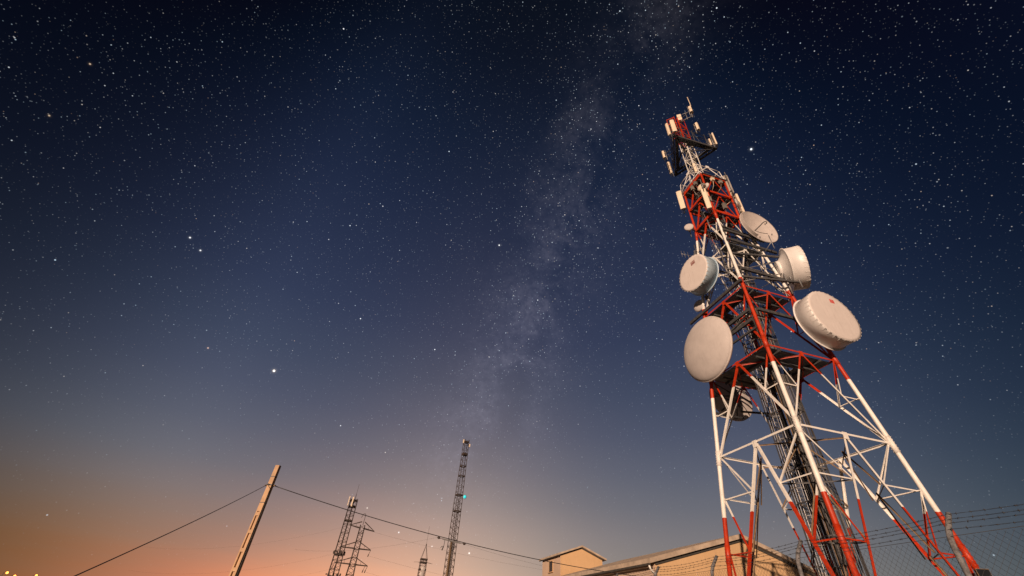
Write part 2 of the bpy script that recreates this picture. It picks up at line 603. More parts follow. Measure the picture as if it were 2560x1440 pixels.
for fc in FACES:
    panel(fc, Z5, Zb, (7.76, 5.19, 2.7), 0.115, 0.095, 0.068)
    panel(fc, Z4, Z5, ((Z4 + Z5) / 2,), 0.10, 0.09, 0.062)
    panel(fc, Z3, Z4, ((Z4 + Z3) / 2,), 0.10, 0.09, 0.062)
    panel(fc, Z2, Z3, ((Z2 + Z3) / 2,), 0.095, 0.085, 0.06)
    panel(fc, Z1, Z2, ((Z2 + Z1) / 2,), 0.095, 0.085, 0.055)
    panel(fc, Zm, Z1, (), 0.095, 0.085, 0.06)
    panel(fc, Zt, Zm, (), 0.095, 0.085, 0.06)
    # slender mast on top: zigzag braces
    n1, n2 = fc
    nn = fnorm(fc)
    z, k = Zt - 0.4, 0
    while z < ZT - 0.5:
        z2 = min(z + 0.85, ZT)
        a, b = (n1, n2) if (k % 2) == (FACES.index(fc) % 2) else (n2, n1)
        strut('mast_brace', PM(a, z), PM(b, z2), 0.055, nn, inset=0.018)
        if k % 2 == 0:
            strut('mast_brace', PM(n1, z), PM(n2, z), 0.05, nn, inset=0.045)
        z, k = z2, k + 1
    strut('mast_brace', PM(n1, ZT), PM(n2, ZT), 0.055, nn, inset=0.03)

# plan bracing: a diamond between the middles of the faces, and hip braces hanging from it
UPZ = Vector((0, 0, 1))
for z in (Z5, Z4, Z3, Z2, Z1):
    mids = [(P(f_[0], z) + P(f_[1], z)) / 2 for f_ in FACES]
    for i in range(4):
        p, q = mids[i], mids[(i + 1) % 4]
        d = (q - p).normalized()
        strut('plan_brace', p + d * 0.1, q - d * 0.1, 0.06, UPZ, 'brown' if z == Z5 else 'paint', inset=0.15)
for i in range(4):
    f1, f2 = FACES[i], FACES[(i + 1) % 4]
    n = f1[1]                                        # the leg the two faces share
    m1, m2 = (P(f1[0], Z5) + P(n, Z5)) / 2, (P(f2[1], Z5) + P(n, Z5)) / 2
    hang = (m1 + m2) / 2 - Vector((0, 0, 0.2))
    inward = -Vector((*COR[n], 0))
    for zs in (7.76, 5.19, 2.7):
        pts = [lerp(m_, P(n, Zb), (zs - Z5) / (Zb - Z5)) + inward * 0.10 for m_ in (m1, m2)]
        strut('hip_brace', pts[0], pts[1], 0.05, UPZ, 'dark', inset=0.02)
        for p in pts:
            strut('hip_brace', hang, p, 0.06, -inward.normalized(), 'brown', inset=0.1)
        hang = (pts[0] + pts[1]) / 2

# decks of planks at the ring levels
EX, EY = Vector((1, 1, 0)).normalized(), Vector((1, -1, 0)).normalized()


def deck(z, s, hole, only=None, over=0.0, rail=0.0):
    root = MB()
    for k in (-0.62, 0.62):
        root.bar(EX * k * s - EY * s + UPZ * (z - 0.16), EX * k * s + EY * s + UPZ * (z - 0.16), 0.07, 0.14)
        root.bar(EY * k * s - EX * s + UPZ * (z - 0.30), EY * k * s + EX * s + UPZ * (z - 0.30), 0.07, 0.12)
    pl = root.build('platform', 'dark', tower)
    wd = 0.44
    y = -s + wd / 2
    while y < s:
        spans = [(-s, s)] if abs(y) > hole else [(-s, -hole), (hole, s)]
        for a, b in spans:
            if only == 'right' and (EX * (a + b) / 2 + EY * y).x < -0.1:
                continue
            c = EX * (a + b) / 2 + EY * y + UPZ * (z - 0.06 + random.uniform(-0.006, 0.006))
            MB().box(c, (b - a, wd - 0.035, 0.045), (EX, EY, UPZ)).build('deck_plank', 'deck', pl)
        y += wd
    return pl


deck(Z4 + 0.02, half(Z4) / math.sqrt(2) - 0.12, 0.95)
deck(Z3 + 0.02, half(Z3) / math.sqrt(2) - 0.12, 0.85)
deck(Z2 + 0.02, half(Z2) / math.sqrt(2) - 0.1, 0.9, 'right')
deck(Z1 + 0.02, half(Z1) / math.sqrt(2) - 0.06, 0.5)
deck(Zm + 0.02, half(Zm) / math.sqrt(2) - 0.06, 0.5)
deck(Zt + 0.02, half(Zt) / math.sqrt(2) + 0.05, 0.5)

for fc in FACES:
    nn = fnorm(fc)
    for z, dp_ in ((Zt, 0.34), (Zm, 0.22), (Z1, 0.24)):
        a, b = P(fc[0], z), P(fc[1], z)
        d = (b - a).normalized()
        MB().bar(a + d * 0.1 + nn * 0.11 + UPZ * (0.14 - dp_ / 2), b - d * 0.1 + nn * 0.11 + UPZ * (0.14 - dp_ / 2), 0.05, dp_, UPZ).build('edge_beam', 'paint', tower)
for fc, z, e0, e1_ in (('AB', Z3 + 0.22, 1.3, 0.2), ('BC', Z2 + 0.25, 0.1, 1.1), ('AB', 17.35, -0.4, -0.1), ('BC', 17.3, -0.1, 0.6), ('BC', 21.0, -0.1, 0.9), ('AB', 16.6, -0.3, -0.1), ('BC', 25.2, 0.1, 0.6)):
    a, b = P(fc[0], z), P(fc[1], z)
    d = (b - a).normalized()
    MB().bar(a - d * e0 + fnorm(fc) * 0.22, b + d * e1_ + fnorm(fc) * 0.22, 0.13, 0.20, UPZ).build('support_beam', 'dark', tower)
# mounting pipes, rods and coiled feeders cluttering the level of the drum dishes
random.seed(21)
for k in range(26):
    n_ = 'ACBAC'[k % 5]
    z_ = random.uniform(19.9, 26.5)
    q = P(n_, z_) + Vector((random.uniform(-0.8, 0.8), random.uniform(-0.7, 0.5), 0))
    h_ = random.uniform(0.3, 0.8)
    c_ = MB().tube([q - UPZ * h_, q + UPZ * h_], random.choice((0.03, 0.04, 0.055)), 7)
    t_ = P(n_, z_ + random.uniform(-0.5, 0.5))
    c_.tube([q, t_], 0.028, 6)
    if k % 3 == 0:
        c_.box(q + UPZ * h_ * 0.4, (0.2, 0.16, 0.3), (EX, EY, UPZ))
    c_.build('mounting_pipe', random.choice(('galv', 'dark', 'dark')), tower)
random.seed(7)

# small rest landings on the ladder column
for z in (9.0, 17.2, 22.0):
    b = MB()
    b.box((0.1, -0.15, z), (1.1, 0.6, 0.05), (EX, EY, UPZ))
    b.bar(EX * -0.45 + EY * -0.2 + UPZ * (z + 0.18), EX * 0.7 + EY * -0.2 + UPZ * (z + 0.18), 0.04, 0.3)
    b.build('rest_landing', 'dark', tower)

# white guard frames of tube round the top deck
cs = [Vector((COR[n][0] * 1.82 + SM * 0.5, COR[n][1] * 1.82, 0)) for n in 'ABCD']
for i in range(4):
    a, b = cs[i], cs[(i + 1) % 4]
    z0, z1 = Zt + 0.15, Zt + 1.55
    g_ = MB()
    up1, up2 = a * 0.9 + UPZ * z1, b * 0.9 + UPZ * z1
    mid0, mid1 = (a + b) / 2 + UPZ * z0, (a + b) / 2 * 0.9 + UPZ * (z1 + 0.05)
    for p, q in ((a + UPZ * z0, up1), (up1, mid1), (mid1, up2), (a + UPZ * z0, mid1), (b + UPZ * z0, mid1), (a + UPZ * (z0 + 0.02), b + UPZ * (z0 + 0.02)),
                 (a * 0.95 + UPZ * ((z0 + z1) / 2), (a + b) / 2 * 0.95 + UPZ * ((z0 + z1) / 2)), (mid1, PM('ABCD'[(i + 1) % 4], z1 + 1.1))):
        g_.tube([p, q], 0.036, 6)
    g_.build('guard_frame', 'white', tower)
    j = MB().box(mid1, (0.3, 0.12, 0.34), ((b - a).normalized(), fnorm(FACES[i]), UPZ)).build('junction_box', 'white', tower)

# triangular antenna platform on the mast
TRI = [Vector((-1.92, 2.55, 39)), Vector((2.3, 1.05, 39)), Vector((-1.1, -2.2, 39))]
tc_ = sum(TRI, Vector()) / 3
hp = MB()
for i in range(3):
    a, b = TRI[i], TRI[(i + 1) % 3]
    hp.bar(a, b, 0.10, 0.22)
    ai, bi = lerp(tc_, a, 0.72), lerp(tc_, b, 0.72)
    hp.bar(ai + UPZ * 0.02, bi + UPZ * 0.02, 0.08, 0.14)
    hp.bar(PM('ABD'[i], 39.0), a, 0.10, 0.16)
    hp.bar(PM('ABD'[i], 37.9), lerp(tc_, a, 0.9) - UPZ * 0.05, 0.06, 0.06)
head = hp.build('antenna_platform', 'dark', tower)
for i in range(3):
    a, b = TRI[i], TRI[(i + 1) % 3]
    ctr = lerp((a + b) / 2, tc_, 0.10)
    d = (b - a).normalized()
    nrm = UPZ.cross(d).normalized()
    for k in range(1):
        MB().box(ctr + nrm * (0.16 + 0.34 * k) * (1 if nrm.dot(tc_ - ctr) > 0 else -1) + UPZ * 0.13, ((b - a).length * (0.8 - 0.2 * k), 0.30, 0.03), (d, nrm, UPZ)).build('walkway_plate', 'deck', head)
    r_ = MB()
    for h_ in (0.95, 1.75):
        r_.tube([lerp(a, b, 0.03) + UPZ * h_, lerp(a, b, 0.97) + UPZ * h_], 0.025, 6)
    for t_ in (0.03, 0.2, 0.5, 0.8):
        p = lerp(a, b, t_)
        r_.tube([p + UPZ * 0.1, p + UPZ * 2.0], 0.032, 6)
    r_.tube([a + UPZ * 1.75, PM('ABD'[i], 40.6)], 0.022, 6)
    r_.tube([lerp(a, b, 0.35) + UPZ * 0.1, lerp(a, b, 0.5) + UPZ * 1.75], 0.02, 6)
    r_.build('guard_rail', 'dark', head)
# upper equipment cage at the mast head
cg = MB()
for x_ in (-1.2, -0.45):
    for y_ in (-0.6, 0.5):
        cg.tube([(x_, y_, 42.2), (x_, y_, 44.5)], 0.035, 6)
for z in (42.3, 43.4, 44.4):
    for p, q in (((-1.2, -0.6), (-0.45, -0.6)), ((-0.45, -0.6), (-0.45, 0.5)), ((-0.45, 0.5), (-1.2, 0.5)), ((-1.2, 0.5), (-1.2, -0.6))):
        cg.bar((*p, z), (*q, z), 0.06, 0.09)
for z in (42.3, 43.4):
    cg.bar((-1.2, -0.6, z), (-0.45, -0.6, z + 1.1), 0.05, 0.05)
    cg.bar((-1.2, 0.5, z), (-1.2, -0.6, z + 1.1), 0.05, 0.05)
    cg.bar((-0.45, 0.5, z), (-0.45, -0.6, z + 1.1), 0.05, 0.05)
cg.build('equipment_cage', 'paint', tower)

# ------------------------------------------------------------------ caged ladder and cable riser inside the tower
lad = thing('caged_ladder', 'steel ladder with round safety hoops running up inside the tower', 'ladder', (TX, TY, 0), TROT)
LX, LY = -0.52, -0.22
for s_ in (-1, 1):
    MB().bar(EX * LX + EY * (LY + 0.22 * s_) + UPZ * 0.5, EX * LX + EY * (LY + 0.22 * s_) + UPZ * 33, 0.05, 0.02).build('rail', 'galv', lad)
rung = MB().tube([(0, -0.22, 0), (0, 0.22, 0)], 0.014, 5).mesh('rung')
rung.materials.append(M['galv'])
for i in range(108):
    c = EX * LX + EY * LY
    link('rung', rung, lad, loc=(c.x, c.y, 0.7 + 0.3 * i), rot=(0, 0, -PI / 4))
hoop = MB().tube([(-0.68 * math.sin(t_) * 0.62 + 0.0, 0.36 * math.cos(t_), 0) for t_ in [PI * k / 14 for k in range(15)]], 0.02, 5).mesh('hoop')
hoop.materials.append(M['galv'])
for i in range(24):
    c = EX * LX + EY * LY
    link('hoop', hoop, lad, loc=(c.x, c.y, 3.0 + 1.25 * i), rot=(0, 0, PI / 4))
for t_ in (0.2, 0.5, 0.8):
    c = EX * (LX - 0.42 * math.sin(PI * t_)) + EY * (LY + 0.36 * math.cos(PI * t_))
    MB().bar(c + UPZ * 3, c + UPZ * 32, 0.03, 0.008).build('cage_strap', 'galv', lad)

riser = thing('cable_riser', 'bundle of dark cables on cable ladders inside the lattice tower', 'cables', (TX, TY, 0), TROT)
for (cx_, cy_) in ((-0.66, -0.7), (0.66, -0.7), (0.66, 0.7), (-0.66, 0.7)):
    MB().angle(EX * cx_ + EY * cy_ + UPZ * 0.4, EX * cx_ + EY * cy_ + UPZ * (27.5 if cy_ > 0 else 19.5), 0.08, 0.012, (EX * cx_).normalized()).build('corner_post', 'dark', riser)
z = 1.2
while z < 27:
    f = MB()
    for a, b in (((-0.66, -0.7), (0.66, -0.7)), ((0.66, -0.7), (0.66, 0.7)), ((0.66, 0.7), (-0.66, 0.7)), ((-0.66, 0.7), (-0.66, -0.7))):
        if z > 19.4 and min(a[1], b[1]) < 0:
            continue
        f.bar(EX * a[0] + EY * a[1] + UPZ * z, EX * b[0] + EY * b[1] + UPZ * z, 0.04, 0.055)
    f.bar(EX * -0.66 + EY * 0.7 + UPZ * (z + 0.04), EX * 0.66 + EY * 0.7 + UPZ * (z + 0.04), 0.04, 0.05)
    f.build('cross_frame', 'galv' if random.random() < 0.5 else 'dark', riser)
    z += 1.55
for (y0, x0, x1, nc, zt) in ((-0.64, -0.58, 0.58, 16, 19.2), (0.10, -0.05, 0.6, 13, 25.0), (0.65, -0.6, 0.6, 18, 30.5), (0.42, -0.6, -0.1, 9, 22.0)):
    for i in range(nc):
        x_ = lerp(x0, x1, (i + random.uniform(-0.25, 0.25)) / (nc - 1))
        top = zt * random.uniform(0.72, 1.0)
        pts = []
        for k in range(9):
            zz = 0.3 + (top - 0.3) * k / 8
            pts.append(EX * (x_ + random.uniform(-0.018, 0.018)) + EY * (y0 + random.uniform(-0.03, 0.03)) + UPZ * zz)
        MB().tube(pts, random.choice((0.014, 0.018, 0.022, 0.028)), 5).build('cable', random.choice(('black', 'black', 'black', 'cablegrey', 'brown')), riser)
# cables and small ladders higher up
for i in range(12):
    x_, y_ = random.uniform(-0.35, 0.3), random.uniform(-0.3, 0.35)
    pts = [EX * (x_ + random.uniform(-0.02, 0.02)) + EY * (y_ + random.uniform(-0.02, 0.02)) + UPZ * (24 + k * random.uniform(1.5, 2.4)) for k in range(7)]
    MB().tube(pts, 0.02, 5).build('cable', random.choice(('black', 'cablegrey')), riser)


# ------------------------------------------------------------------ dish antennas
def dish_root(name, label, C, az, group='dish antennas on the tower'):
    return thing(name, label, 'dish antenna', C, R(-az), group)


def to_local(root, p):
    """world point -> local point of an unscaled root turned about z"""
    return Matrix.Rotation(-root.rotation_euler.z, 3, 'Z') @ (Vector(p) - Vector(root.location))


def mount(root, back, leg_n, zs, m_='dark', pipe=True, hgt=1.6, r=0.06):
    """vertical pipe behind the dish and arms to a leg of the tower"""
    if pipe:
        MB().tube([Vector((0, back, -hgt / 2)), Vector((0, back, hgt / 2))], r, 10).build('mount_pipe', 'galv', root)
    for z in zs:
        tgt = to_local(root, TM @ P(leg_n, z))
        p = Vector((0, back, tgt.z * 0.6))
        MB().bar(p, tgt, 0.10, 0.12).build('mount_arm', m_, root)


def drum(label, C, az, r, depth, leg_n, zs, cone=0.45, shroud='white', logo=None, nclip=30):
    o = dish_root('drum_dish_antenna', label, C, az)
    MB().lathe([(r * 0.995, 0.0), (r * 0.995, 0.012), (r * 0.9, 0.02), (r * 0.5, 0.028), (0.01, 0.03)], 72).build('radome', 'membrane', o)
    sh = MB().lathe([(r * 0.97, 0.012), (r, 0.0), (r, -depth * 0.12), (r * 0.995, -depth), (r * 0.97, -depth)], 72).build('shroud', shroud, o)
    MB().lathe([(r * 0.99, -depth + 0.01), (r * 1.045, -depth + 0.005), (r * 1.045, -depth - 0.03), (r * 0.98, -depth - 0.035)], 72).build('rim', shroud, o)
    hub = r * (0.5 if cone > 0.38 else 0.38)
    MB().lathe([(r * 0.985, -depth - 0.03), (r * 0.80, -depth - 0.06), (hub * 1.05, -depth - cone * 0.92), (hub, -depth - cone)], 64).build('reflector_back', shroud if shroud == 'white' else 'dishgrey', o)
    MB().lathe([(hub, -depth - cone), (hub, -depth - cone - 0.16), (hub * 0.9, -depth - cone - 0.18), (0.01, -depth - cone - 0.18)], 40).build('hub', 'white', o)
    clip = MB()
    clip.box((r * 1.002, -0.02, 0), (0.022, 0.06, 0.11))
    clip.bar((r * 1.005, -0.05, 0), (r * 1.005, -0.24, 0.02), 0.012, 0.012)
    cm = clip.mesh('clip')
    cm.materials.append(M['white'])
    for k in range(nclip):
        link('clip', cm, o, rot=(0, 2 * PI * (k + 0.3) / nclip, 0))
    mount(o, -depth - cone - 0.3, leg_n, zs)
    # brace rods from the rim back to the tower
    for sx in (-1, 1):
        tgt = to_local(o, TM @ P(leg_n, zs[0] + (0.8 if sx > 0 else -0.8)))
        MB().tube([Vector((sx * r * 0.55, -depth - cone * 0.5, sx * 0.3)), tgt], 0.028, 6).build('brace_rod', 'galv', o)
    if logo:
        lx, lz, sc, m_ = logo
        lg = MB()
        for k in range(6):
            for row in range(2):
                h_ = 0.16 if row == 0 else 0.08
                lg.box((lx + (k - 2.5) * 0.055 * sc, 0.032, lz + (0.1 - 0.15 * row) * sc), (0.034 * sc, 0.004, h_ * sc))
        lg.bar((lx - 0.17 * sc, 0.032, lz + 0.005 * sc), (lx + 0.17 * sc, 0.032, lz + 0.005 * sc), 0.004, 0.02 * sc)
        lg.build('logo', m_, o)
    return o


drum('pale blue drum dish with beige face and dark red mark on left side of tower', (13.00, 21.99, 22.39), -108, 1.42, 0.90, 'A', (21.4, 23.2), 0.35, 'bluegrey', (-0.25, 0.72, 1.25, 'logo_dark'))
drum('large white drum dish with a red mark on its face, right side of tower', (18.72, 18.59, 16.80), 166, 1.70, 0.98, 'C', (16.0, 17.6), 0.30, 'white', (-0.35, 1.05, 1.0, 'logo_red'), 34)
drum('white drum dish seen side-on with cone back, right of tower', (19.72, 20.1, 22.05), 117, 1.50, 0.93, 'C', (21.4, 22.6), 0.40, 'white')

sd_drum = bpy.data.objects['drum_dish_antenna.002']
for (hx, hz, z_) in ((0.45, 0.55, 21.0), (0.45, -0.55, 19.9), (-0.45, 0.0, 21.6)):
    MB().tube([Vector((hx, -1.4, hz)), to_local(sd_drum, TM @ P('B', z_, 0.1))], 0.03, 6).build('brace_rod', 'galv', sd_drum)
for z_ in (20.5, 22.9):
    MB().bar(to_local(sd_drum, TM @ P('B', z_, 0.15)), to_local(sd_drum, TM @ (P('C', z_) + Vector((0.9, -0.2, 0)))), 0.10, 0.14).build('mount_beam', 'dark', sd_drum)
for (dx_, z_) in ((0.55, 21.6), (0.9, 21.2), (0.2, 20.9)):
    pz_ = to_local(sd_drum, TM @ (P('C', z_) + Vector((dx_, -0.3, 0))))
    MB().tube([pz_ - UPZ * 1.2, pz_ + UPZ * 1.3], 0.05, 8).build('mount_pipe', 'galv', sd_drum)

# big shallow dish with a bulging radome
o = dish_root('radome_dish_antenna', 'largest dish, grey with smooth bulging radome, low on the left of the tower', (12.89, 22.63, 16.38), -105)
rr = 2.12
MB().lathe([(rr * math.sin(t_), 0.62 * math.cos(t_) ** 1.1 if math.cos(t_) > 0 else 0) for t_ in [PI / 2 * (1 - k / 14) for k in range(14)]] + [(0.01, 0.62)], 80).build('radome', 'radome', o)
MB().lathe([(rr * 0.985, 0.02), (rr * 1.02, 0.015), (rr * 1.02, -0.10), (rr * 0.98, -0.11)], 80).build('rim', 'dishgrey', o)
MB().lathe([(rr * 0.99, -0.10), (rr * 0.75, -0.32), (rr * 0.45, -0.50), (0.3, -0.58), (0.02, -0.6)], 64).build('reflector_back', 'dishgrey', o)
for k in range(8):
    a_ = 2 * PI * k / 8
    MB().bar((0.3 * math.cos(a_), -0.66, 0.3 * math.sin(a_)), (rr * 0.95 * math.cos(a_), -0.2, rr * 0.95 * math.sin(a_)), 0.04, 0.09).build('back_rib', 'dark', o)
mount(o, -0.85, 'A', (15.2, 17.4), hgt=3.0, r=0.09)
for n_, z in (('B', 17.3), ('B', 16.1)):
    MB().bar(Vector((0, -0.85, (z - 16.38) * 0.5)), to_local(o, TM @ P(n_, z)), 0.09, 0.12).build('mount_arm', 'dark', o)

# open reflector with a hooked feed
o = dish_root('open_dish_antenna', 'open concave dish with curved feed hook, upper right of the tower', (18.25, 20.46, 26.35), 166.8)
rr, dp = 1.57, 0.42
prof = [(rr * k / 12, -dp + dp * (k / 12) ** 2) for k in range(12, 0, -1)] + [(0.01, -dp)]
MB().lathe(prof + [(0.01, -dp - 0.03)] + [(r_, y_ - 0.03) for r_, y_ in prof[::-1][1:]] + [(rr * 1.01, 0.0)], 72).build('reflector', 'dishgrey', o)
MB().lathe([(rr, 0.01), (rr * 1.03, 0.005), (rr * 1.03, -0.05), (rr, -0.05)], 72).build('rim', 'dishgrey', o)
MB().tube([(0, -dp + 0.02, 0), (0, 0.1, 0.0), (0, 0.36, 0.02), (-0.03, 0.50, 0.03), (-0.12, 0.57, 0.03), (-0.22, 0.54, 0.0), (-0.27, 0.44, -0.04)], 0.034, 8).build('feed_hook', 'dark', o)
MB().bar((0, -dp + 0.025, -1.45), (0, -dp + 0.025, -0.2), 0.02, 0.02).build('seam', 'white', o)
for (x_, z_) in ((-0.95, 0.75), (0.2, -1.15), (-1.15, -0.35)):
    MB().tube([(x_, -dp * 0.35, z_), (x_ + 0.03, -0.08, z_ + 0.08)], 0.035, 6).build('lug', 'dark', o)
rings = []
for k in range(15):
    a_ = R(-62 + 84 * k / 14)
    rings.append([Vector((rr * q_ * math.cos(a_), y_, rr * q_ * math.sin(a_))) for q_, y_ in ((1.02, 0.0), (1.03, 0.26), (1.015, 0.26), (1.005, 0.0))])
MB().quadstrip(rings, smooth=False).build('edge_shield', 'dishgrey', o)
for k in range(10):
    a_ = 2 * PI * k / 10
    MB().bar((0.25 * math.cos(a_), -dp - 0.28, 0.25 * math.sin(a_)), (rr * 0.93 * math.cos(a_), -0.16, rr * 0.93 * math.sin(a_)), 0.03, 0.06).build('back_rib', 'dark', o)
MB().lathe([(0.32, -dp - 0.05), (0.32, -dp - 0.4), (0.02, -dp - 0.4)], 24).build('hub', 'dark', o)
mount(o, -dp - 0.5, 'C', (24.3, 26.2), hgt=2.6, r=0.08)
for n_, z in (('B', 23.9), ('B', 26.0)):
    MB().bar(Vector((0, -dp - 0.5, (z - 26.35) * 0.4)), to_local(o, TM @ P(n_, z)), 0.10, 0.14).build('mount_arm', 'dark', o)

# dish behind the tower, its back half hidden below the lowest deck
Cb = CAM + ray(1826, 1000) * 35.0
o = dish_root('radome_dish_antenna', 'dark dish seen from behind under the lowest deck at the back of the tower', Cb, -6)
rr = 1.55
MB().lathe([(rr, 0.02), (rr * 1.02, 0.0), (rr * 1.02, -0.1), (rr * 0.98, -0.1), (rr * 0.75, -0.3), (rr * 0.45, -0.46), (0.02, -0.56)], 64).build('reflector_back', 'dishgrey', o)
MB().lathe([(rr, 0.02), (rr * 0.8, 0.25), (rr * 0.4, 0.42), (0.02, 0.46)], 48).build('radome', 'radome', o)
for k in range(8):
    a_ = 2 * PI * k / 8
    MB().bar((0.25 * math.cos(a_), -0.62, 0.25 * math.sin(a_)), (rr * 0.95 * math.cos(a_), -0.18, rr * 0.95 * math.sin(a_)), 0.04, 0.08).build('back_rib', 'dark', o)
mount(o, -0.8, 'A', (12.6, 14.0), hgt=2.4, r=0.08)
mount(o, -0.8, 'D', (13.4,), pipe=False)


def small_dish(label, C, az, r, leg_n, z, mt='radome'):
    o = dish_root('small_dish_antenna', label, C, az, 'small dishes on the tower')
    MB().lathe([(r, 0), (r * 0.9, r * 0.12), (r * 0.5, r * 0.22), (0.01, r * 0.25)], 32).build('radome', mt, o)
    MB().lathe([(r, 0.0), (r * 1.03, -0.01), (r * 1.02, -r * 0.25), (r * 0.7, -r * 0.45), (0.05, -r * 0.6)], 32).build('reflector_back', 'dishgrey', o)
    MB().box((0, -r * 0.6 - 0.12, 0), (0.22, 0.22, 0.26)).build('radio_unit', 'panelback', o)
    mount(o, -r * 0.6 - 0.32, leg_n, (z,), hgt=1.3, r=0.035)
    return o


small_dish('small grey dish below the pale blue drum dish', CAM + ray(1746, 764) * 33.6, -112, 0.44, 'A', 20.6)
small_dish('tiny round dish alone on the left edge of the upper red section', CAM + ray(1722, 567) * 36.3, -150, 0.34, 'A', 28.0)
small_dish('small oval dish in front of the top red section above a panel antenna', W(-0.35, -2.0, 30.75), -120, 0.33, 'B', 30.7, 'panel')
small_dish('small dark drum dish seen from behind beside a small oval dish', W(0.05, -2.05, 30.55), 70, 0.28, 'B', 30.5)


# ------------------------------------------------------------------ panel antennas
def panel_antenna(label, p, az, w, d, h, mt='panel', group='panel antennas on the tower', to=None):
    """p: middle of the panel in tower coordinates; +y of the root looks out"""
    wp = W(*p)
    o = thing('panel_antenna', label, 'antenna', (wp.x, wp.y, wp.z - h / 2), R(-az), group)
    b = MB()
    prof = [(-w / 2, -d / 2), (w / 2, -d / 2), (w / 2, d * 0.2)] + [(w / 2 * math.cos(t_), d * 0.2 + d * 0.3 * math.sin(t_)) for t_ in [PI * k / 8 for k in range(1, 8)]] + [(-w / 2, d * 0.2)]
    rings = [[Vector((x_ * k, y_ * k, z_)) for x_, y_ in prof] for k, z_ in ((0.86, 0.0), (1, 0.04), (1, h - 0.04), (0.86, h))]
    b.quadstrip(rings).build('radome', mt, o)
    bb = MB()
    for k in range(5):
        x_ = (k - 2) * w * 0.2
        bb.tube([(x_, 0, 0.0), (x_, 0, -0.09)], 0.02, 6)
    bb.build('connectors', 'black', o)
    jp = MB()
    for k in range(3):
        x_ = (k - 1) * w * 0.3
        jp.tube([(x_, 0, -0.09), (x_ * 1.2, 0.01, -0.32 - 0.06 * k), (x_ * 0.7, -d * 0.5, -0.46 - 0.05 * k), (x_ * 0.3, -d / 2 - 0.12, -0.30), (x_ * 0.2, -d / 2 - 0.12, 0.1)], 0.016, 5)
    jp.build('jumper_cables', 'black', o)
    MB().tube([(0, -d / 2 - 0.16, -0.35), (0, -d / 2 - 0.16, h + 0.2)], 0.038, 8).build('mount_pipe', 'galv', o)
    for z_ in (0.2, h - 0.25):
        MB().box((0, -d / 2 - 0.06, z_), (w * 0.5, 0.14, 0.10)).build('bracket', 'panelback', o)
    if to is not None:
        for z_ in (0.1, h * 0.7):
            tgt = to_local(o, TM @ Vector(to))
            MB().bar((0, -d / 2 - 0.16, z_), (tgt.x, tgt.y, z_), 0.05, 0.05).build('mount_arm', 'dark', o)
    return o


panel_antenna('wide cream panel antenna on the left corner of the top red section', (-2.07, 0.0, 32.25), -148, 0.44, 0.2, 2.4, to=(-1.6, 0, 31))
panel_antenna('cream panel antenna on the front corner of the top red section', (-0.28, -2.1, 29.1), -152, 0.36, 0.2, 2.4, to=(0, -1.6, 30))
panel_antenna('narrow cream panel antenna on the right corner just above the open dish', (2.05, 0.05, 29.6), 100, 0.36, 0.22, 2.3, to=(1.6, 0, 30))
panel_antenna('panel antenna seen from its grey back, right corner level with top deck', (1.85, 0.05, 32.3), 20, 0.32, 0.2, 2.4, 'panelback', to=(1.6, 0, 32))
panel_antenna('short cream panel antenna on the white mast above the red section', (-0.2, -0.85, 34.8), -150, 0.24, 0.14, 1.4, to=(-0.2, -0.55, 35))
GT = 'panel antennas on the triangular platform'
panel_antenna('slim cream panel antenna at the lowest left corner of triangular platform', (-2.25, 2.05, 39.95), -100, 0.26, 0.16, 1.95, group=GT, to=(-1.9, 2.5, 40))
panel_antenna('slim cream panel antenna at the right corner of triangular platform', (2.35, 0.62, 39.95), 110, 0.27, 0.16, 2.0, group=GT, to=(2.1, 1.1, 40))
panel_antenna('slim cream panel antenna at the upper left corner of triangular platform', (-1.42, -2.35, 40.0), -110, 0.27, 0.16, 2.0, group=GT, to=(-1.1, -2.2, 40))
panel_antenna('wide cream panel antenna in front of the red mast head', (-0.88, -2.50, 40.0), -165, 0.40, 0.18, 2.05, group=GT, to=(-1.0, -2.1, 40))
panel_antenna('short boxy antenna with grey fittings on the left side of triangular platform', (-2.45, 0.45, 40.2), -70, 0.34, 0.2, 1.15, group=GT, to=(-1.6, 0.3, 40))
panel_antenna('short boxy antenna standing behind the right corner of triangular platform', (1.25, -0.75, 41.0), 140, 0.34, 0.22, 1.2, group=GT, to=(0.7, -0.3, 41))
panel_antenna('thin small antenna just left of the right corner panel antenna', (1.95, 0.62, 39.75), 160, 0.15, 0.12, 1.1, group=GT, to=(1.8, 0.9, 40))


def remote_radio(label, p, az, group='radio boxes at the mast head'):
    wp = W(*p)
    o = thing('radio_box', label, 'radio box', wp, R(-az), group)
    for k in (0, 1):
        MB().box((0, 0, 0.26 + 0.56 * k), (0.40, 0.24, 0.5)).build('case', 'panel', o)
        fin = MB()
        for j in range(5):
            fin.box(((j - 2) * 0.075, -0.15, 0.26 + 0.56 * k), (0.016, 0.06, 0.42))
        fin.build('cooling_fins', 'panelback', o)
    MB().tube([(0, -0.22, -0.4), (0, -0.22, 1.5)], 0.032, 8).build('mount_pipe', 'galv', o)
    return o


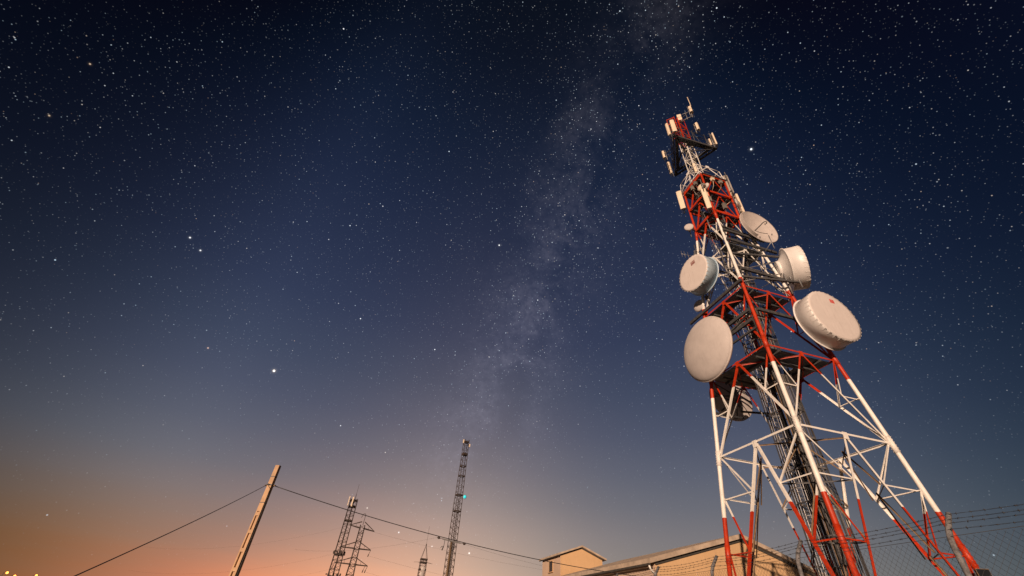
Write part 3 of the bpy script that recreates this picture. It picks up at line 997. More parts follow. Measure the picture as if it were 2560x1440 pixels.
remote_radio('pair of stacked cream radio boxes beside the red mast head', (0.02, -0.35, 43.75), -160)
remote_radio('pair of stacked cream radio boxes at the far right of the top frame', (1.28, -0.45, 44.2), 130)
tf = thing('top_frame', 'small open tube frame on top of the mast between radio boxes', 'frame', W(0.65, -0.4, 43.6), TROT)
fr = MB()
for x_ in (-0.5, 0.05, 0.55):
    fr.tube([(x_, 0, -0.2), (x_, 0, 1.35)], 0.028, 6)
fr.tube([(-0.7, 0, 0.0), (0.75, 0, 0.0)], 0.028, 6)
fr.tube([(-0.7, 0, 1.05), (0.75, 0, 1.05)], 0.028, 6)
fr.build('tubes', 'galv', tf)
MB().bar((-0.9, 0.3, 0.1), (0.6, 0.0, 0.1), 0.07, 0.09).build('support_arm', 'dark', tf)
MB().bar((-0.9, 0.3, 0.5), (0.2, 0.0, 0.9), 0.05, 0.07).build('support_arm', 'dark', tf)
wp = W(1.42, -0.42, 45.5)
wh = thing('whip_antenna', 'thin white whip antenna at the very top of the tower', 'antenna', wp)
MB().tube([(0, 0, -1.3), (0, 0, 0.0)], 0.03, 6).build('mount_pipe', 'black', wh)
MB().tube([(0, 0, 0), (0, 0, 1.95)], 0.036, 8).build('radome', 'panel', wh)
# a ribbed panel beside the right-hand panel antenna and small fittings on the left leg
wp = W(1.95, -0.35, 29.1)
o = thing('grid_antenna', 'small white louvred box antenna beside the right panel antenna', 'antenna', wp, R(-150))
for k in range(5):
    MB().bar((-0.28, 0, 0.12 * k), (0.28, 0, 0.12 * k), 0.05, 0.055).build('louvre', 'white', o)
for x_ in (-0.29, 0, 0.29):
    MB().bar((x_, -0.03, -0.05), (x_, -0.03, 0.55), 0.03, 0.03).build('upright', 'white', o)
MB().bar((0.0, -0.05, 0.2), (0.5, -0.3, 0.2), 0.05, 0.05).build('mount_arm', 'dark', o)
wp = TM @ P('A', 25.1)
o = thing('yagi_antenna', 'tiny bare rod antenna sticking out left of the tower above the blue drum dish', 'antenna', wp, R(-(-100)))
MB().tube([(0, 0, 0), (0, 1.5, 0)], 0.02, 6).build('boom', 'galv', o)
for y_ in (0.9, 1.2, 1.45):
    MB().tube([(0, y_, -0.35), (0, y_, 0.35)], 0.014, 5).build('rod', 'galv', o)


# equipment boxes and clamps hung inside the upper red section and beside the legs
for k, (x_, y_, z_, hh) in enumerate(((-0.15, -1.75, 30.0, 0.55), (-0.05, -1.8, 29.2, 0.45), (0.9, -0.75, 29.0, 0.6), (1.75, 0.1, 31.0, 0.5), (-0.9, -0.9, 32.2, 0.4), (-0.6, -1.2, 32.3, 0.35),
                                     (0.75, -1.05, 32.3, 0.3), (1.3, -0.5, 32.25, 0.3), (0.2, 0.5, 29.6, 0.9), (-0.5, 0.4, 31.4, 0.8))):
    b = MB().box((x_, y_, z_), (0.26, 0.2, hh), (EX, EY, UPZ))
    b.box((x_, y_, z_ + hh / 2 + 0.03), (0.3, 0.24, 0.05), (EX, EY, UPZ))
    b.tube([(x_, y_, z_ - hh / 2), (x_ * 0.9, y_ * 0.9, z_ - hh / 2 - 0.5), (x_ * 0.5, y_ * 0.5, z_ - hh / 2 - 0.9)], 0.018, 5)
    b.build('equipment_box', ('panel', 'panelback', 'cablegrey')[k % 3], tower)
for k in range(10):
    n_ = 'ABCA'[k % 4]
    z_ = 20.5 + k * 1.15
    q = P(n_, z_)
    q2 = P(n_, z_ - 1.5, 0.35)
    MB().tube([q * 1.0, lerp(q, q2, 0.4) - UPZ * 0.35, q2, Vector((q2.x * 0.3, q2.y * 0.3, q2.z - 0.6))], 0.022, 5).build('feeder_cable', 'black', tower)

# floodlight on the right leg
wp = TM @ (P('C', 4.55) + Vector((0.0, -0.55, 0)))
o = thing('floodlight', 'unlit box floodlight bracketed to the right leg near the fence', 'floodlight', wp, R(-200))
b = MB()
b.quadstrip([[Vector((-0.22, 0.0, -0.14)), Vector((0.22, 0.0, -0.14)), Vector((0.22, 0.0, 0.14)), Vector((-0.22, 0.0, 0.14))],
             [Vector((-0.16, -0.26, -0.10)), Vector((0.16, -0.26, -0.10)), Vector((0.16, -0.26, 0.10)), Vector((-0.16, -0.26, 0.10))]])
b.build('housing', 'brown', o)
MB().box((0, 0.015, 0), (0.40, 0.02, 0.24)).build('glass', 'glass', o)
MB().bar((-0.24, -0.12, 0), (-0.24, -0.12, -0.28), 0.03, 0.03).build('bracket', 'dark', o)
MB().bar((0.24, -0.12, 0), (0.24, -0.12, -0.28), 0.03, 0.03).build('bracket', 'dark', o)
MB().bar((-0.26, -0.12, -0.28), (0.45, -0.32, -0.28), 0.05, 0.05).build('bracket', 'dark', o)

# ------------------------------------------------------------------ chain-link fence with barbed wire in front of the tower
FA, FB = Vector((4.75, 0.9, 0)), Vector((2.43, 13.2, 0))      # foot line, near end to far end
fd = (FB - FA).normalized()
fn = Vector((fd.y, -fd.x, 0))
if fn.x < 0:
    fn = -fn                                                   # towards the tower
FL = (FB - FA).length
fence = thing('chain_link_fence', 'chain-link fence with barbed wire on kinked concrete posts in front of the tower', 'fence', FA)
TOPZ, ARMZ, ARMO = 2.42, 2.62, 0.15


def fp(s_, z, o_=0.0):
    return fd * s_ + fn * o_ + UPZ * z


FY0 = FA.y
post_s = [(y - FY0) / fd.y for y in (0.95, 2.3, 4.12, 5.9, 7.62, 9.4, 11.2, 13.0)]
for s_ in post_s:
    b = MB()
    pts = [fp(s_, 0), fp(s_, TOPZ - 0.10), fp(s_, TOPZ - 0.02, 0.01), fp(s_, TOPZ + 0.06, 0.045), fp(s_, ARMZ + 0.005, ARMO)]
    b.tube(pts, [0.028, 0.0235, 0.025, 0.025, 0.022], 10)
    b.build('post', 'post', fence)
for z, o_, in ((ARMZ - 0.005, ARMO - 0.03), (ARMZ - 0.05, ARMO - 0.065), (ARMZ - 0.085, ARMO - 0.09), (ARMZ - 0.14, ARMO - 0.13)):
    b = MB()
    for half_ in (0, 1):
        pts = []
        n_ = 120
        for k in range(n_ + 1):
            s_ = FL * k / n_
            # sag between posts
            seg = [t for t in zip(post_s, post_s[1:]) if t[0] <= s_ <= t[1]]
            sag = 0.0
            if seg:
                u = (s_ - seg[0][0]) / (seg[0][1] - seg[0][0])
                sag = -0.03 * 4 * u * (1 - u)
            ph = k * 1.9 + half_ * PI
            pts.append(fp(s_, z + sag + 0.003 * math.sin(ph), o_ + 0.003 * math.cos(ph)))
        b.tube(pts, 0.0011, 4)
    s_ = 0.1
    while s_ < FL:
        c = fp(s_, z, o_)
        seg = [t for t in zip(post_s, post_s[1:]) if t[0] <= s_ <= t[1]]
        if seg:
            u = (s_ - seg[0][0]) / (seg[0][1] - seg[0][0])
            c = c - UPZ * 0.03 * 4 * u * (1 - u)
        for k in range(3):
            a_ = random.uniform(0, PI)
            e = (fn * math.cos(a_) + UPZ * math.sin(a_)) * 0.012 + fd * random.uniform(-0.008, 0.008)
            b.tube([c - e, c + e], 0.0014, 3)
        b.tube([c - fd * 0.008, c + fd * 0.008], 0.0034, 4)
        s_ += 0.12 + random.uniform(-0.01, 0.01)
    b.build('barbed_wire', 'wire', fence)
for z in (TOPZ, 1.2, 0.12):
    MB().tube([fp(0, z), fp(FL, z)], 0.0022, 4).build('tension_wire', 'wire', fence)
b = MB()
pitch = 0.060
hgt = TOPZ - 0.1
s0 = -hgt
while s0 < FL + hgt:
    for sg in (1, -1):
        a, c = s0, s0 + sg * hgt
        za, zc = 0.1, TOPZ
        # clip to the run of the fence
        def clip_pt(t_):
            return (a + (c - a) * t_, za + (zc - za) * t_)
        t0, t1 = 0.0, 1.0
        for lim, lo in ((0.0, True), (FL, False)):
            if c != a:
                tt = (lim - a) / (c - a)
                inc = (c > a) == lo
                if inc:
                    t0 = max(t0, tt)
                else:
                    t1 = min(t1, tt)
        if t1 - t0 > 0.02:
            p, q = clip_pt(t0), clip_pt(t1)
            b.tube([fp(p[0], p[1], 0.06 + 0.002 * sg), fp(q[0], q[1], 0.06 + 0.002 * sg)], 0.0011, 3)
    s0 += pitch
b.build('chain_link_mesh', 'wire', fence, kind='stuff')

# ------------------------------------------------------------------ hall behind the tower
BO = Vector((12.93, 37.85, 0))
bu, bv = azdir(78), azdir(-12)
HALL_RZ = math.atan2(bu.y, bu.x)
hall = thing('hall', 'long low ochre building with shallow gable roof behind the tower', 'building', BO, HALL_RZ)
HW, EH, RH, HLn = 8.34, 6.30, 8.72, 21.0
w_ = MB()
pts0 = [Vector((0, 0, -0.4)), Vector((2 * HW, 0, -0.4)), Vector((2 * HW, 0, EH)), Vector((HW, 0, RH)), Vector((0, 0, EH))]
w_.quadstrip([pts0, [p + Vector((0, HLn, 0)) for p in pts0]])
w_.build('wall', 'wall', hall)
# the side wall has a pinker tone: a thin layer proud of the ochre wall
MB().box((-0.012, HLn / 2, EH / 2 - 0.05), (0.02, HLn - 0.02, EH - 0.1)).build('side_layer', 'wall2', hall)
sl = math.hypot(HW, RH - EH)
for sgn in (-1, 1):
    b = MB()
    ox = HW + sgn * HW
    p0 = Vector((ox + sgn * 0.55, -0.35, EH - 0.55 * (RH - EH) / HW + 0.02))
    p1 = Vector((HW, -0.35, RH + 0.02))
    th = Vector((0, 0, 0.30))
    L_ = Vector((0, HLn + 0.7, 0))
    nseg = 1
    b.quadstrip([[p0, p1, p1 + th, p0 + th], [p0 + L_, p1 + L_, p1 + th + L_, p0 + th + L_]])
    rf = b.build('roof', 'roof', hall)
    # corrugated sheets laid on the slope
    d_ = (p1 - p0)
    for k in range(18):
        y0 = k * (HLn + 0.7) / 18
        c0 = Vector((0, y0 + 0.6, 0))
        MB().bar(p0 + th * 1.06 + c0 - Vector((0, 0, 0.0)), p1 + th * 1.06 + c0, 1.10, 0.03 + 0.012 * (k % 2)).build('roof_sheet', 'roof', rf)
    MB().bar(Vector((ox, -0.05, EH - 0.10)), Vector((HW, -0.05, RH - 0.10)), 0.10, 0.20).build('verge_shade', 'gutter_and_shade', hall)  # dark strip standing in for the shade below the roof overhang
MB().bar(Vector((-0.62, -0.3, EH - 0.22)), Vector((-0.62, HLn + 0.3, EH - 0.22)), 0.16, 0.14).build('gutter', 'gutter_and_shade', hall)
b = MB()
b.tube([(-0.62, -0.2, EH - 0.25), (-0.5, -0.15, EH - 0.5), (-0.12, -0.12, EH - 0.8), (-0.12, -0.12, 0)], 0.075, 10)
b.build('downpipe', 'pipe', hall)
for x_ in (3.6, 6.4, 10.2, 13.0):
    MB().box((x_, -0.012, 3.2), (0.05, 0.02, 5.6)).build('wall_joint', 'wall2', hall)

hut = thing('gabled_annex', 'small gabled tower house with one dark window left of the hall', 'building', (9.05, 61.3, 0), HALL_RZ)
hw, eh, rh, hl = 2.83, 9.2, 10.2, 7.0
w_ = MB()
pts0 = [Vector((0, 0, -0.8)), Vector((2 * hw, 0, -0.8)), Vector((2 * hw, 0, eh)), Vector((hw, 0, rh)), Vector((0, 0, eh))]
w_.quadstrip([pts0, [p + Vector((0, hl, 0)) for p in pts0]]).build('wall', 'wall', hut)
MB().box((-0.012, hl / 2, eh / 2 - 0.05), (0.02, hl - 0.02, eh - 0.1)).build('side_layer', 'wall2', hut)
for sgn in (-1, 1):
    ox = hw + sgn * hw
    p0 = Vector((ox + sgn * 0.45, -0.4, eh - 0.45 * (rh - eh) / hw + 0.02))
    p1 = Vector((hw, -0.4, rh + 0.02))
    th = Vector((0, 0, 0.20))
    L_ = Vector((0, hl + 0.8, 0))
    MB().quadstrip([[p0, p1, p1 + th, p0 + th], [p0 + L_, p1 + L_, p1 + th + L_, p0 + th + L_]]).build('roof', 'roof', hut)
    MB().bar(Vector((ox, -0.05, eh - 0.06)), Vector((hw, -0.05, rh - 0.06)), 0.10, 0.14).build('verge_shade', 'gutter_and_shade', hut)  # overhang shade again, shaped as a dark strip along the gable
MB().bar(Vector((-0.36, -0.3, eh - 0.14)), Vector((-0.36, hl + 0.3, eh - 0.14)), 0.14, 0.12).build('gutter', 'gutter_and_shade', hut)
wi = MB().box((-0.04, 3.4, 8.15), (0.06, 1.35, 1.15)).build('window', 'glass', hut)
fr = MB()
for y_ in (2.68, 4.12):
    fr.box((-0.05, y_, 8.15), (0.10, 0.08, 1.32))
fr.box((-0.05, 3.4, 8.77), (0.10, 1.5, 0.08))
fr.build('frame', 'wall', wi)
MB().box((-0.1, 3.4, 7.52), (0.25, 1.7, 0.09)).build('sill', 'concrete', wi)

# ------------------------------------------------------------------ concrete pole with recessed face, wires
PD = 30.0
pole_xy = azdir(-25.85) * PD
pz = 8.15
pole = thing('concrete_pole', 'slender concrete utility pole with recessed panels, lit orange on one face', 'pole', (pole_xy.x, pole_xy.y, -0.1), R(-192))
# local +y faces the light; taper from bottom to top
w0, w1, d0, d1 = 0.40, 0.25, 0.34, 0.20
H_ = pz + 0.1


def pw(z):
    return w0 + (w1 - w0) * z / H_, d0 + (d1 - d0) * z / H_


zs_ = 5.75
b = MB()
(wa, da), (wb, db) = pw(zs_), pw(H_)
b.quadstrip([[Vector((-x / 2, -y / 2, z)), Vector((x / 2, -y / 2, z)), Vector((x / 2, y / 2, z)), Vector((-x / 2, y / 2, z))] for x, y, z in ((wa, da, zs_), (wb, db, H_))])
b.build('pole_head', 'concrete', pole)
(wa, da), (wb, db) = pw(0), pw(zs_)
b = MB()
rings = []
for x, y, z in ((wa, da, 0), (wb, db, zs_)):
    fl, rc = x * 0.24, y * 0.32
    rings.append([Vector((-x / 2, -y / 2, z)), Vector((x / 2, -y / 2, z)), Vector((x / 2, y / 2, z)), Vector((x / 2 - fl, y / 2, z)),
                  Vector((x / 2 - fl, y / 2 - rc, z)), Vector((-x / 2 + fl, y / 2 - rc, z)), Vector((-x / 2 + fl, y / 2, z)), Vector((-x / 2, y / 2, z))])
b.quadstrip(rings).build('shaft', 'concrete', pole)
z = 0.4
while z < zs_:
    x, y = pw(z)
    MB().box((0, y / 2 - y * 0.16 - 0.004, z), (x * 0.53, y * 0.32, 0.17)).build('crosspiece', 'concrete', pole)
    z += 0.87
MB().tube([(0.0, -0.3, 7.15), (0.0, 0.26, 7.15)], 0.03, 8).build('bolt', 'dark', pole)
MB().bar((-0.18, 0.125, 7.15), (0.18, 0.125, 7.15), 0.03, 0.06).build('clamp', 'dark', pole)


for z_ in (6.2, 7.6):
    x_, y_ = pw(z_)
    MB().box((0, 0, z_), (x_ + 0.012, y_ + 0.012, 0.035)).build('strap', 'dark', pole)
for sx in (-1, 1):
    MB().tube([(sx * 0.10, 0.0, 7.15), (sx * 0.34, 0.0, 7.12)], [0.03, 0.045], 8).build('insulator', 'brown', pole)
MB().tube([(-0.13, 0.06, 7.1), (-0.15, 0.06, 6.6), (-0.2, 0.05, 3.0), (-0.22, 0.05, 0.1)], 0.016, 6).build('ground_wire', 'black', pole)


def wire(name, label, p, q, sag, r, parent=None, m_='black', n=28):
    p, q = Vector(p), Vector(q)
    pts = []
    for k in range(n + 1):
        t_ = k / n
        pts.append(lerp(p, q, t_) - UPZ * sag * 4 * t_ * (1 - t_) - p)
    o = MB().tube(pts, r, 5).build(name, m_, None, loc=p)
    o['label'], o['category'] = label, 'wire'
    return o


pw_pt = Vector((pole_xy.x, pole_xy.y, 7.05))
# right-hand span ends on the gable wall of the hall
hc = BO + bu * 5.3 - bv * 0.06 + UPZ * 5.35
wire('overhead_wire', 'single overhead cable sagging from the concrete pole to the hall', pw_pt + Vector((0.12, 0, 0.0)), hc, 0.9, 0.022)
lw = CAM + ray(120, 1470) * 16
wire('overhead_wire', 'single overhead cable running from the concrete pole down to the left', pw_pt + Vector((-0.15, -0.05, 0.02)), lw, 0.10, 0.016)


# ------------------------------------------------------------------ far masts, pylon and utility pole
def lattice(name, label, x, y, z0, H, profile, npan, leg_r, br, ground_to=0.0, tri=False, rz=0.4):
    """profile: list of (fraction of height, half width)"""
    o = thing(name, label, 'mast', (x, y, z0), rz, None)
    cor = [(1, 1), (-1, 1), (-1, -1), (1, -1)]

    def hwid(z):
        f_ = z / H
        for (a, wa_), (b, wb_) in zip(profile, profile[1:]):
            if f_ <= b + 1e-9:
                return wa_ + (wb_ - wa_) * (f_ - a) / (b - a)
        return profile[-1][1]

    def c(i, z):
        h_ = hwid(z)
        return Vector((cor[i % 4][0] * h_, cor[i % 4][1] * h_, z))
    kn = [H * f_ for f_, _ in profile]
    for i in range(4):
        MB().tube([c(i, z) for z in kn], leg_r, 5).build('leg', 'faraway', o)
    b = MB()
    z = 0.0
    for k in range(npan):
        za, zb_ = H * k / npan, H * (k + 1) / npan
        for i in range(4):
            if (k + i) % 2:
                b.bar(c(i, za), c(i + 1, zb_), br, br)
            else:
                b.bar(c(i + 1, za), c(i, zb_), br, br)
            if k % 2 == 0:
                b.bar(c(i, za), c(i + 1, za), br, br)
    b.build('bracing', 'faraway', o, kind='stuff')
    o['hw'] = hwid(H)
    return o, c


def farpt(px, py, dist):
    d = ray(px, py)
    k = dist / math.hypot(d.x, d.y)
    return CAM + d * k


def gz(p):
    return ground_z(p.x, p.y) - 0.1


GM = 'lattice masts on the horizon'
# tall mast in the middle with the cyan lamp
top = farpt(1169, 1100, 110)
foot = Vector((top.x - 0.25, top.y, gz(top)))
Hm = top.z - foot.z
mast1, c1 = lattice('lattice_mast', 'tallest of the far lattice masts, slim, with a cyan lamp on its right edge', foot.x, foot.y, foot.z, Hm,
                    [(0, 0.80), (0.62, 0.72), (0.68, 0.66), (1.0, 0.52)], 62, 0.075, 0.045, rz=0.5)
mast1['group'] = GM
del mast1['hw']
for fz, hh in ((0.905, 0.5), (0.66, 0.25), (0.57, 0.2), (0.83, 0.2), (0.77, 0.15), (0.985, 0.3)):
    f = MB()
    for i in range(4):
        a, b_ = c1(i, Hm * fz), c1(i + 1, Hm * fz)
        f.bar(a, b_, 0.16, hh)
    f.build('ring_frame', 'faraway', mast1)
MB().tube([(0.1, 0.1, 0.5), (0.1, 0.1, Hm * 0.64)], 0.09, 6).build('cable_run', 'faraway', mast1)
for (px, py, hh, mt) in ((1174, 1114, 0.75, 'panel'), (1159, 1103, 0.9, 'panel')):
    p = farpt(px, py, 109)
    o = thing('panel_antenna', 'small pale panel antenna at the top %s edge of the tallest far mast' % ('right' if px > 1165 else 'left'), 'antenna', p, 0.3)
    MB().box((0, 0, 0), (0.28, 0.16, hh)).build('radome', 'panel', o)
    MB().tube([(0, 0.2, -hh * 0.7), (0, 0.2, hh * 0.7)], 0.04, 6).build('mount_pipe', 'faraway', o)
    MB().bar((0, 0.2, 0), (0.5 if px < 1165 else -0.5, 0.4, 0), 0.05, 0.05).build('mount_arm', 'faraway', o)
p = farpt(1162, 1242, 108.6)
o = thing('cyan_lamp', 'round glowing cyan lamp on the side of the tallest far mast', 'lamp', p, 0)
MB().lathe([(0.36 * math.sin(t_), -0.30 * math.cos(t_)) for t_ in [PI * k / 12 for k in range(1, 7)]] + [(0.38, 0.03)], 24, caps=(True, False)).build('lens', 'cyan', o)
MB().lathe([(0.38, 0.03), (0.44, 0.05), (0.42, 0.35), (0.1, 0.45)], 24, caps=(False, True)).build('housing', 'galv', o)
MB().lathe([(0.40, 0.0), (0.46, 0.02), (0.46, 0.08), (0.40, 0.1)], 24).build('bezel', 'panelback', o)
MB().bar((0, 0.3, 0), (-0.6, 0.6, 0.0), 0.10, 0.14).build('bracket', 'faraway', o)

# sector mast further left
top = farpt(886, 1248, 150)
foot = Vector((top.x, top.y, gz(top)))
Hm = top.z - foot.z
mast2, c2 = lattice('lattice_mast', 'stout far lattice mast with three collars of antennas, left of the pylon', foot.x, foot.y, foot.z, Hm,
                    [(0, 1.55), (0.55, 1.18), (1.0, 1.02)], 26, 0.10, 0.075, rz=0.25)
mast2['group'] = GM
del mast2['hw']
MB().tube([(0, 0, 0.5), (0, 0, Hm)], 0.20, 6).build('cable_run', 'faraway', mast2)
for z in (0.985, 0.93, 0.80, 0.505, 0.33):
    f = MB()
    for i in range(4):
        a, b_ = c2(i, Hm * z), c2(i + 1, Hm * z)
        f.bar(a * 1.0, b_, 0.2, 0.32)
    f.build('ring_frame', 'faraway', mast2)
for z, n_ in ((0.52, 8), (0.345, 5)):
    for k in range(n_):
        a_ = 2 * PI * k / n_ + 0.3
        rr = 1.55 if z > 0.4 else 1.95
        f = MB().box((rr * math.cos(a_), rr * math.sin(a_), Hm * z + 0.15 * (k % 2)), (0.4, 0.4, 0.9 - 0.3 * (k % 3)))
        f.bar((rr * math.cos(a_), rr * math.sin(a_), Hm * z), (1.2 * math.cos(a_), 1.2 * math.sin(a_), Hm * z), 0.1, 0.1)
        f.build('equipment_box', 'faraway', mast2)
for (px0, py0, px1, py1, wd, lb) in ((1 * 881, 1263, 0, 0, 0.36, 'cream panel antenna on the front of the stout far mast'), (871, 1251, 0, 0, 0.22, 'pale slim panel antenna at the left of the stout far mast')):
    p = farpt(px0 if wd > 0.3 else 872, 1254 if wd > 0.3 else 1252, 148)
    hh = 2.6
    o = thing('panel_antenna', lb, 'antenna', p, R(10))
    MB().box((0, 0, 0), (wd, 0.2, hh)).build('radome', 'panel', o)
    MB().tube([(0, 0.25, -hh * 0.55), (0, 0.25, hh * 0.55)], 0.06, 6).build('mount_pipe', 'faraway', o)
    MB().bar((0, 0.25, 0.3), (0.2, 1.0, 0.3), 0.08, 0.08).build('mount_arm', 'faraway', o)
p = farpt(890, 1240, 150)
o = thing('whip_antenna', 'thin whip antenna on top of the stout far mast', 'antenna', p)
MB().tube([(0, 0, -1.0), (0, 0, 0.5)], 0.09, 6).build('base', 'faraway', o)
MB().tube([(0, 0, 0.5), (0, 0, 3.4)], 0.04, 5).build('rod', 'faraway', o)

# power pylon
dist = 170
top = farpt(907, 1313, dist)
foot = Vector((top.x, top.y, gz(top)))
Hm = top.z - foot.z
pyl, c3 = lattice('power_pylon', 'power line pylon with three pairs of cross arms between the far masts', foot.x, foot.y, foot.z, Hm,
                  [(0, 2.1), (0.35, 1.25), (0.62, 0.85), (1.0, 0.72)], 22, 0.13, 0.11, rz=0.2)
pyl['category'] = 'pylon'
del pyl['hw']
ax = Vector((math.cos(0.10), math.sin(0.10), 0))
tips = []
for fz, la, lb, tilt in ((0.965, 4.2, 4.3, -0.28), (0.735, 5.3, 4.6, 0.02), (0.565, 5.6, 4.8, 0.0)):
    z = Hm * fz
    for sg, L_ in ((-1, la), (1, lb)):
        b = MB()
        tip = ax * sg * L_ + UPZ * (z + sg * tilt * L_ * 0.4)
        for sy in (-0.7, 0.7):
            b.bar(Vector((0, sy, z)) + ax * sg * 0.5, tip, 0.22, 0.28)
            b.bar(Vector((0, sy, z + 1.9)) + ax * sg * 0.5, tip, 0.16, 0.16)
        b.bar(ax * sg * L_ * 0.5 + UPZ * z + Vector((0, 0.35, 0)), ax * sg * L_ * 0.5 + UPZ * (z + 0.95), 0.08, 0.08)
        b.build('cross_arm', 'faraway', pyl)
        if fz < 0.9:
            for k, off in enumerate(((0.0, 0.75) if fz < 0.6 else (0.0,))):
                p0 = tip * 1.0 - ax * sg * off
                s_ = MB().tube([p0, p0 - UPZ * 1.2 - ax * 0.35], 0.07, 5)
                s_.tube([p0 - UPZ * 1.2 - ax * 0.35, p0 - UPZ * 1.9 - ax * 0.5], 0.16, 6)
                s_.build('insulator', 'faraway', pyl)
        tips.append(Vector(foot) + Matrix.Rotation(0.2, 3, 'Z') @ (tip - UPZ * (1.7 if fz < 0.9 else 0.2)))
b = MB()
b.tube([(0, 0, Hm), (0.1, 0, Hm + 3.2), (-0.1, 0, Hm + 3.5), (-0.6, 0, Hm + 3.4), (-1.1, 0, Hm + 2.2)], 0.09, 5)
b.build('davit', 'faraway', pyl)
for k, p in enumerate(tips):
    if k % 2 == 1:
        q = Vector((p.x + 120, p.y + 10, p.z - 6))
        lb = ('upper', 'middle', 'lower')[k // 2]
        o = wire('power_line', 'faint %s power line running right from the far pylon' % lb, p, q, 3.0, 0.016, m_='faraway')
    else:
        q = Vector((p.x - 90, p.y + 40, p.z - 8))
        lb = ('upper', 'middle', 'lower')[k // 2]
        o = wire('power_line', 'faint %s power line running left from the far pylon' % lb, p, q, 3.0, 0.011, m_='faraway')
    o['group'] = 'power lines of the far pylon'

# small mast with dishes close to the horizon
dist = 210
top = farpt(1060, 1397, dist)
foot = Vector((top.x, top.y, gz(top)))
Hm = top.z - foot.z
m3, c4 = lattice('lattice_mast', 'smallest far mast with pointed tip and round dishes, right of the pylon', foot.x, foot.y, foot.z, Hm,
                 [(0, 1.5), (1.0, 1.2)], 18, 0.10, 0.09, rz=0.3)
m3['group'] = GM
del m3['hw']
b = MB()
for i in range(4):
    b.bar(c4(i, Hm), Vector((0, 0, Hm + 5.0)), 0.12, 0.12)
b.tube([(0, 0, Hm + 4.6), (0, 0, Hm + 5.4)], 0.2, 6)
b.build('pointed_cap', 'faraway', m3)
MB().tube([(0, 0, Hm + 5.2), (0, 0, Hm + 12.0)], 0.045, 5).build('lightning_rod', 'faraway', m3)
for z in (0.99, 0.94, 0.83, 0.72, 0.60):
    f = MB()
    for i in range(4):
        f.bar(c4(i, Hm * z), c4(i + 1, Hm * z), 0.35, 0.55)
    f.build('ring_frame', 'faraway', m3)
for a_, L_ in ((0.1, 4.0), (2.9, 4.0), (2.2, 3.0), (-0.5, 3.2)):
    MB().tube([(0, 0, Hm * 0.95), (L_ * math.cos(a_), L_ * math.sin(a_), Hm * 0.95 - 0.3)], 0.05, 5).build('antenna_rod', 'faraway', m3)
for k, (px, py) in enumerate(((1058, 1422), (1054, 1435))):
    p = farpt(px, py, dist - 2)
    o = thing('dish_antenna', '%s pale round dish on the smallest far mast' % ('upper' if k == 0 else 'lower'), 'dish antenna', p, R(-165), 'dishes on the smallest far mast')
    MB().lathe([(0.85, 0.0), (0.87, 0.0), (0.87, -0.3), (0.4, -0.6)], 28, caps=(False, True)).build('shroud', 'dishgrey', o)
    MB().lathe([(0.85, 0.0), (0.6, 0.12), (0.01, 0.16)], 28).build('radome', 'dishgrey', o)
    MB().bar((0, -0.5, 0), (0, -1.2, 0), 0.15, 0.15).build('mount_arm', 'faraway', o)

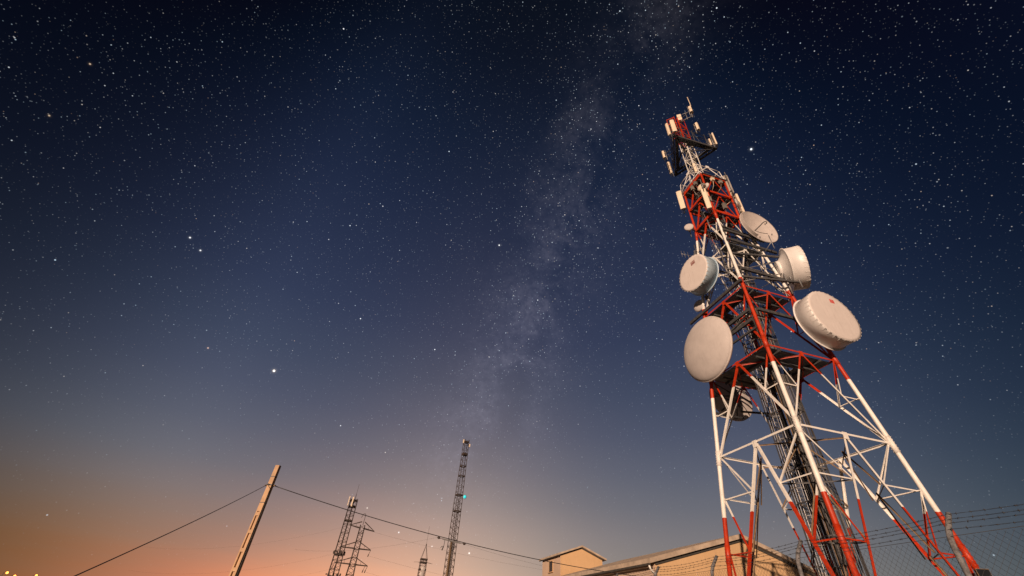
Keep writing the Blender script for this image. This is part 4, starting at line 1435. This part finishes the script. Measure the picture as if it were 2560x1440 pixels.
# utility pole with a cross arm in front of the tallest mast
pt = farpt(1129, 1352, 66)
up_ = thing('utility_pole', 'brown utility pole with a dark tilted cross arm in front of the tallest far mast', 'pole', (pt.x, pt.y, gz(pt)), R(-5))
hz = pt.z - gz(pt)
MB().tube([(0, 0, 0), (0, 0, hz)], [0.19, 0.12], 10).build('shaft', 'farpole', up_)
MB().tube([(0.28, 0.1, 0), (0.28, 0.1, hz - 0.15)], 0.03, 6).build('conduit', 'black', up_)
MB().bar((-1.25, -0.14, hz + 0.12), (1.25, -0.14, hz - 0.22), 0.10, 0.14).build('cross_arm', 'black', up_)
for (xa, za, xb, zb_) in ((-1.2, hz + 0.12, -2.0, hz + 0.26), (1.2, hz - 0.22, 2.0, hz - 0.28)):
    MB().tube([(xa, -0.14, za), (xb, -0.14, zb_)], 0.03, 6).build('conductor', 'black', up_)
    b = MB()
    c = Vector((lerp(xa, xb, 0.72), -0.14, lerp(za, zb_, 0.72)))
    d_ = Vector((xb - xa, 0, zb_ - za)).normalized()
    b.tube([c - d_ * 0.2, c - d_ * 0.1, c, c + d_ * 0.1, c + d_ * 0.2], [0.05, 0.13, 0.15, 0.13, 0.05], 10)
    b.build('insulator', 'faraway', up_)
for x_ in (-0.9, 0.55):
    b = MB()
    b.tube([(x_, -0.14, hz), (x_ - 0.02, -0.2, hz - 0.7), (x_ - 0.3, -0.2, hz - 0.75), (x_ - 0.42, -0.2, hz - 0.95)], 0.035, 6)
    b.tube([(x_ - 0.05, -0.2, hz - 0.75), (x_ - 0.2, -0.2, hz - 1.2)], 0.07, 6)
    b.build('fuse_switch', 'black', up_)
q0 = Vector((pt.x + 2.0, pt.y, pt.z - 0.3))
wire('power_line', 'faint power line leaving the utility pole cross arm to the right', q0, q0 + Vector((24, 12, -1.2)), 0.5, 0.009, m_='faraway')
q0 = Vector((pt.x - 2.0, pt.y, pt.z + 0.25))
wire('power_line', 'faint power line leaving the utility pole cross arm to the left', q0, q0 + Vector((-30, 30, 0.0)), 0.8, 0.008, m_='faraway')

# street lamps of a far settlement, low at the left edge
for k, (px, py, dd) in enumerate(((10, 1431, 150), (30, 1439, 170), (84, 1438, 165))):
    p = farpt(px, py, dd)
    lb = ('leftmost distant orange street lamp at the frame edge', 'faint middle distant orange street lamp low at left', 'right one of the distant orange street lamps low at left')[k]
    o = thing('street_lamp', lb, 'street lamp', (p.x, p.y, gz(p)), R(40))
    h_ = p.z - gz(p)
    MB().tube([(0, 0, 0), (0, 0, h_), (0.5, 0, h_ + 0.1)], 0.06, 6).build('post', 'dark', o)
    L_ = 1.6 if k != 1 else 0.7
    MB().lathe([(0.02, -L_ / 2), (0.16, -L_ / 3), (0.2, 0), (0.14, L_ / 3), (0.02, L_ / 2)], 12).build('lamp_head', 'sodium', o, loc=(0.5, 0, h_))
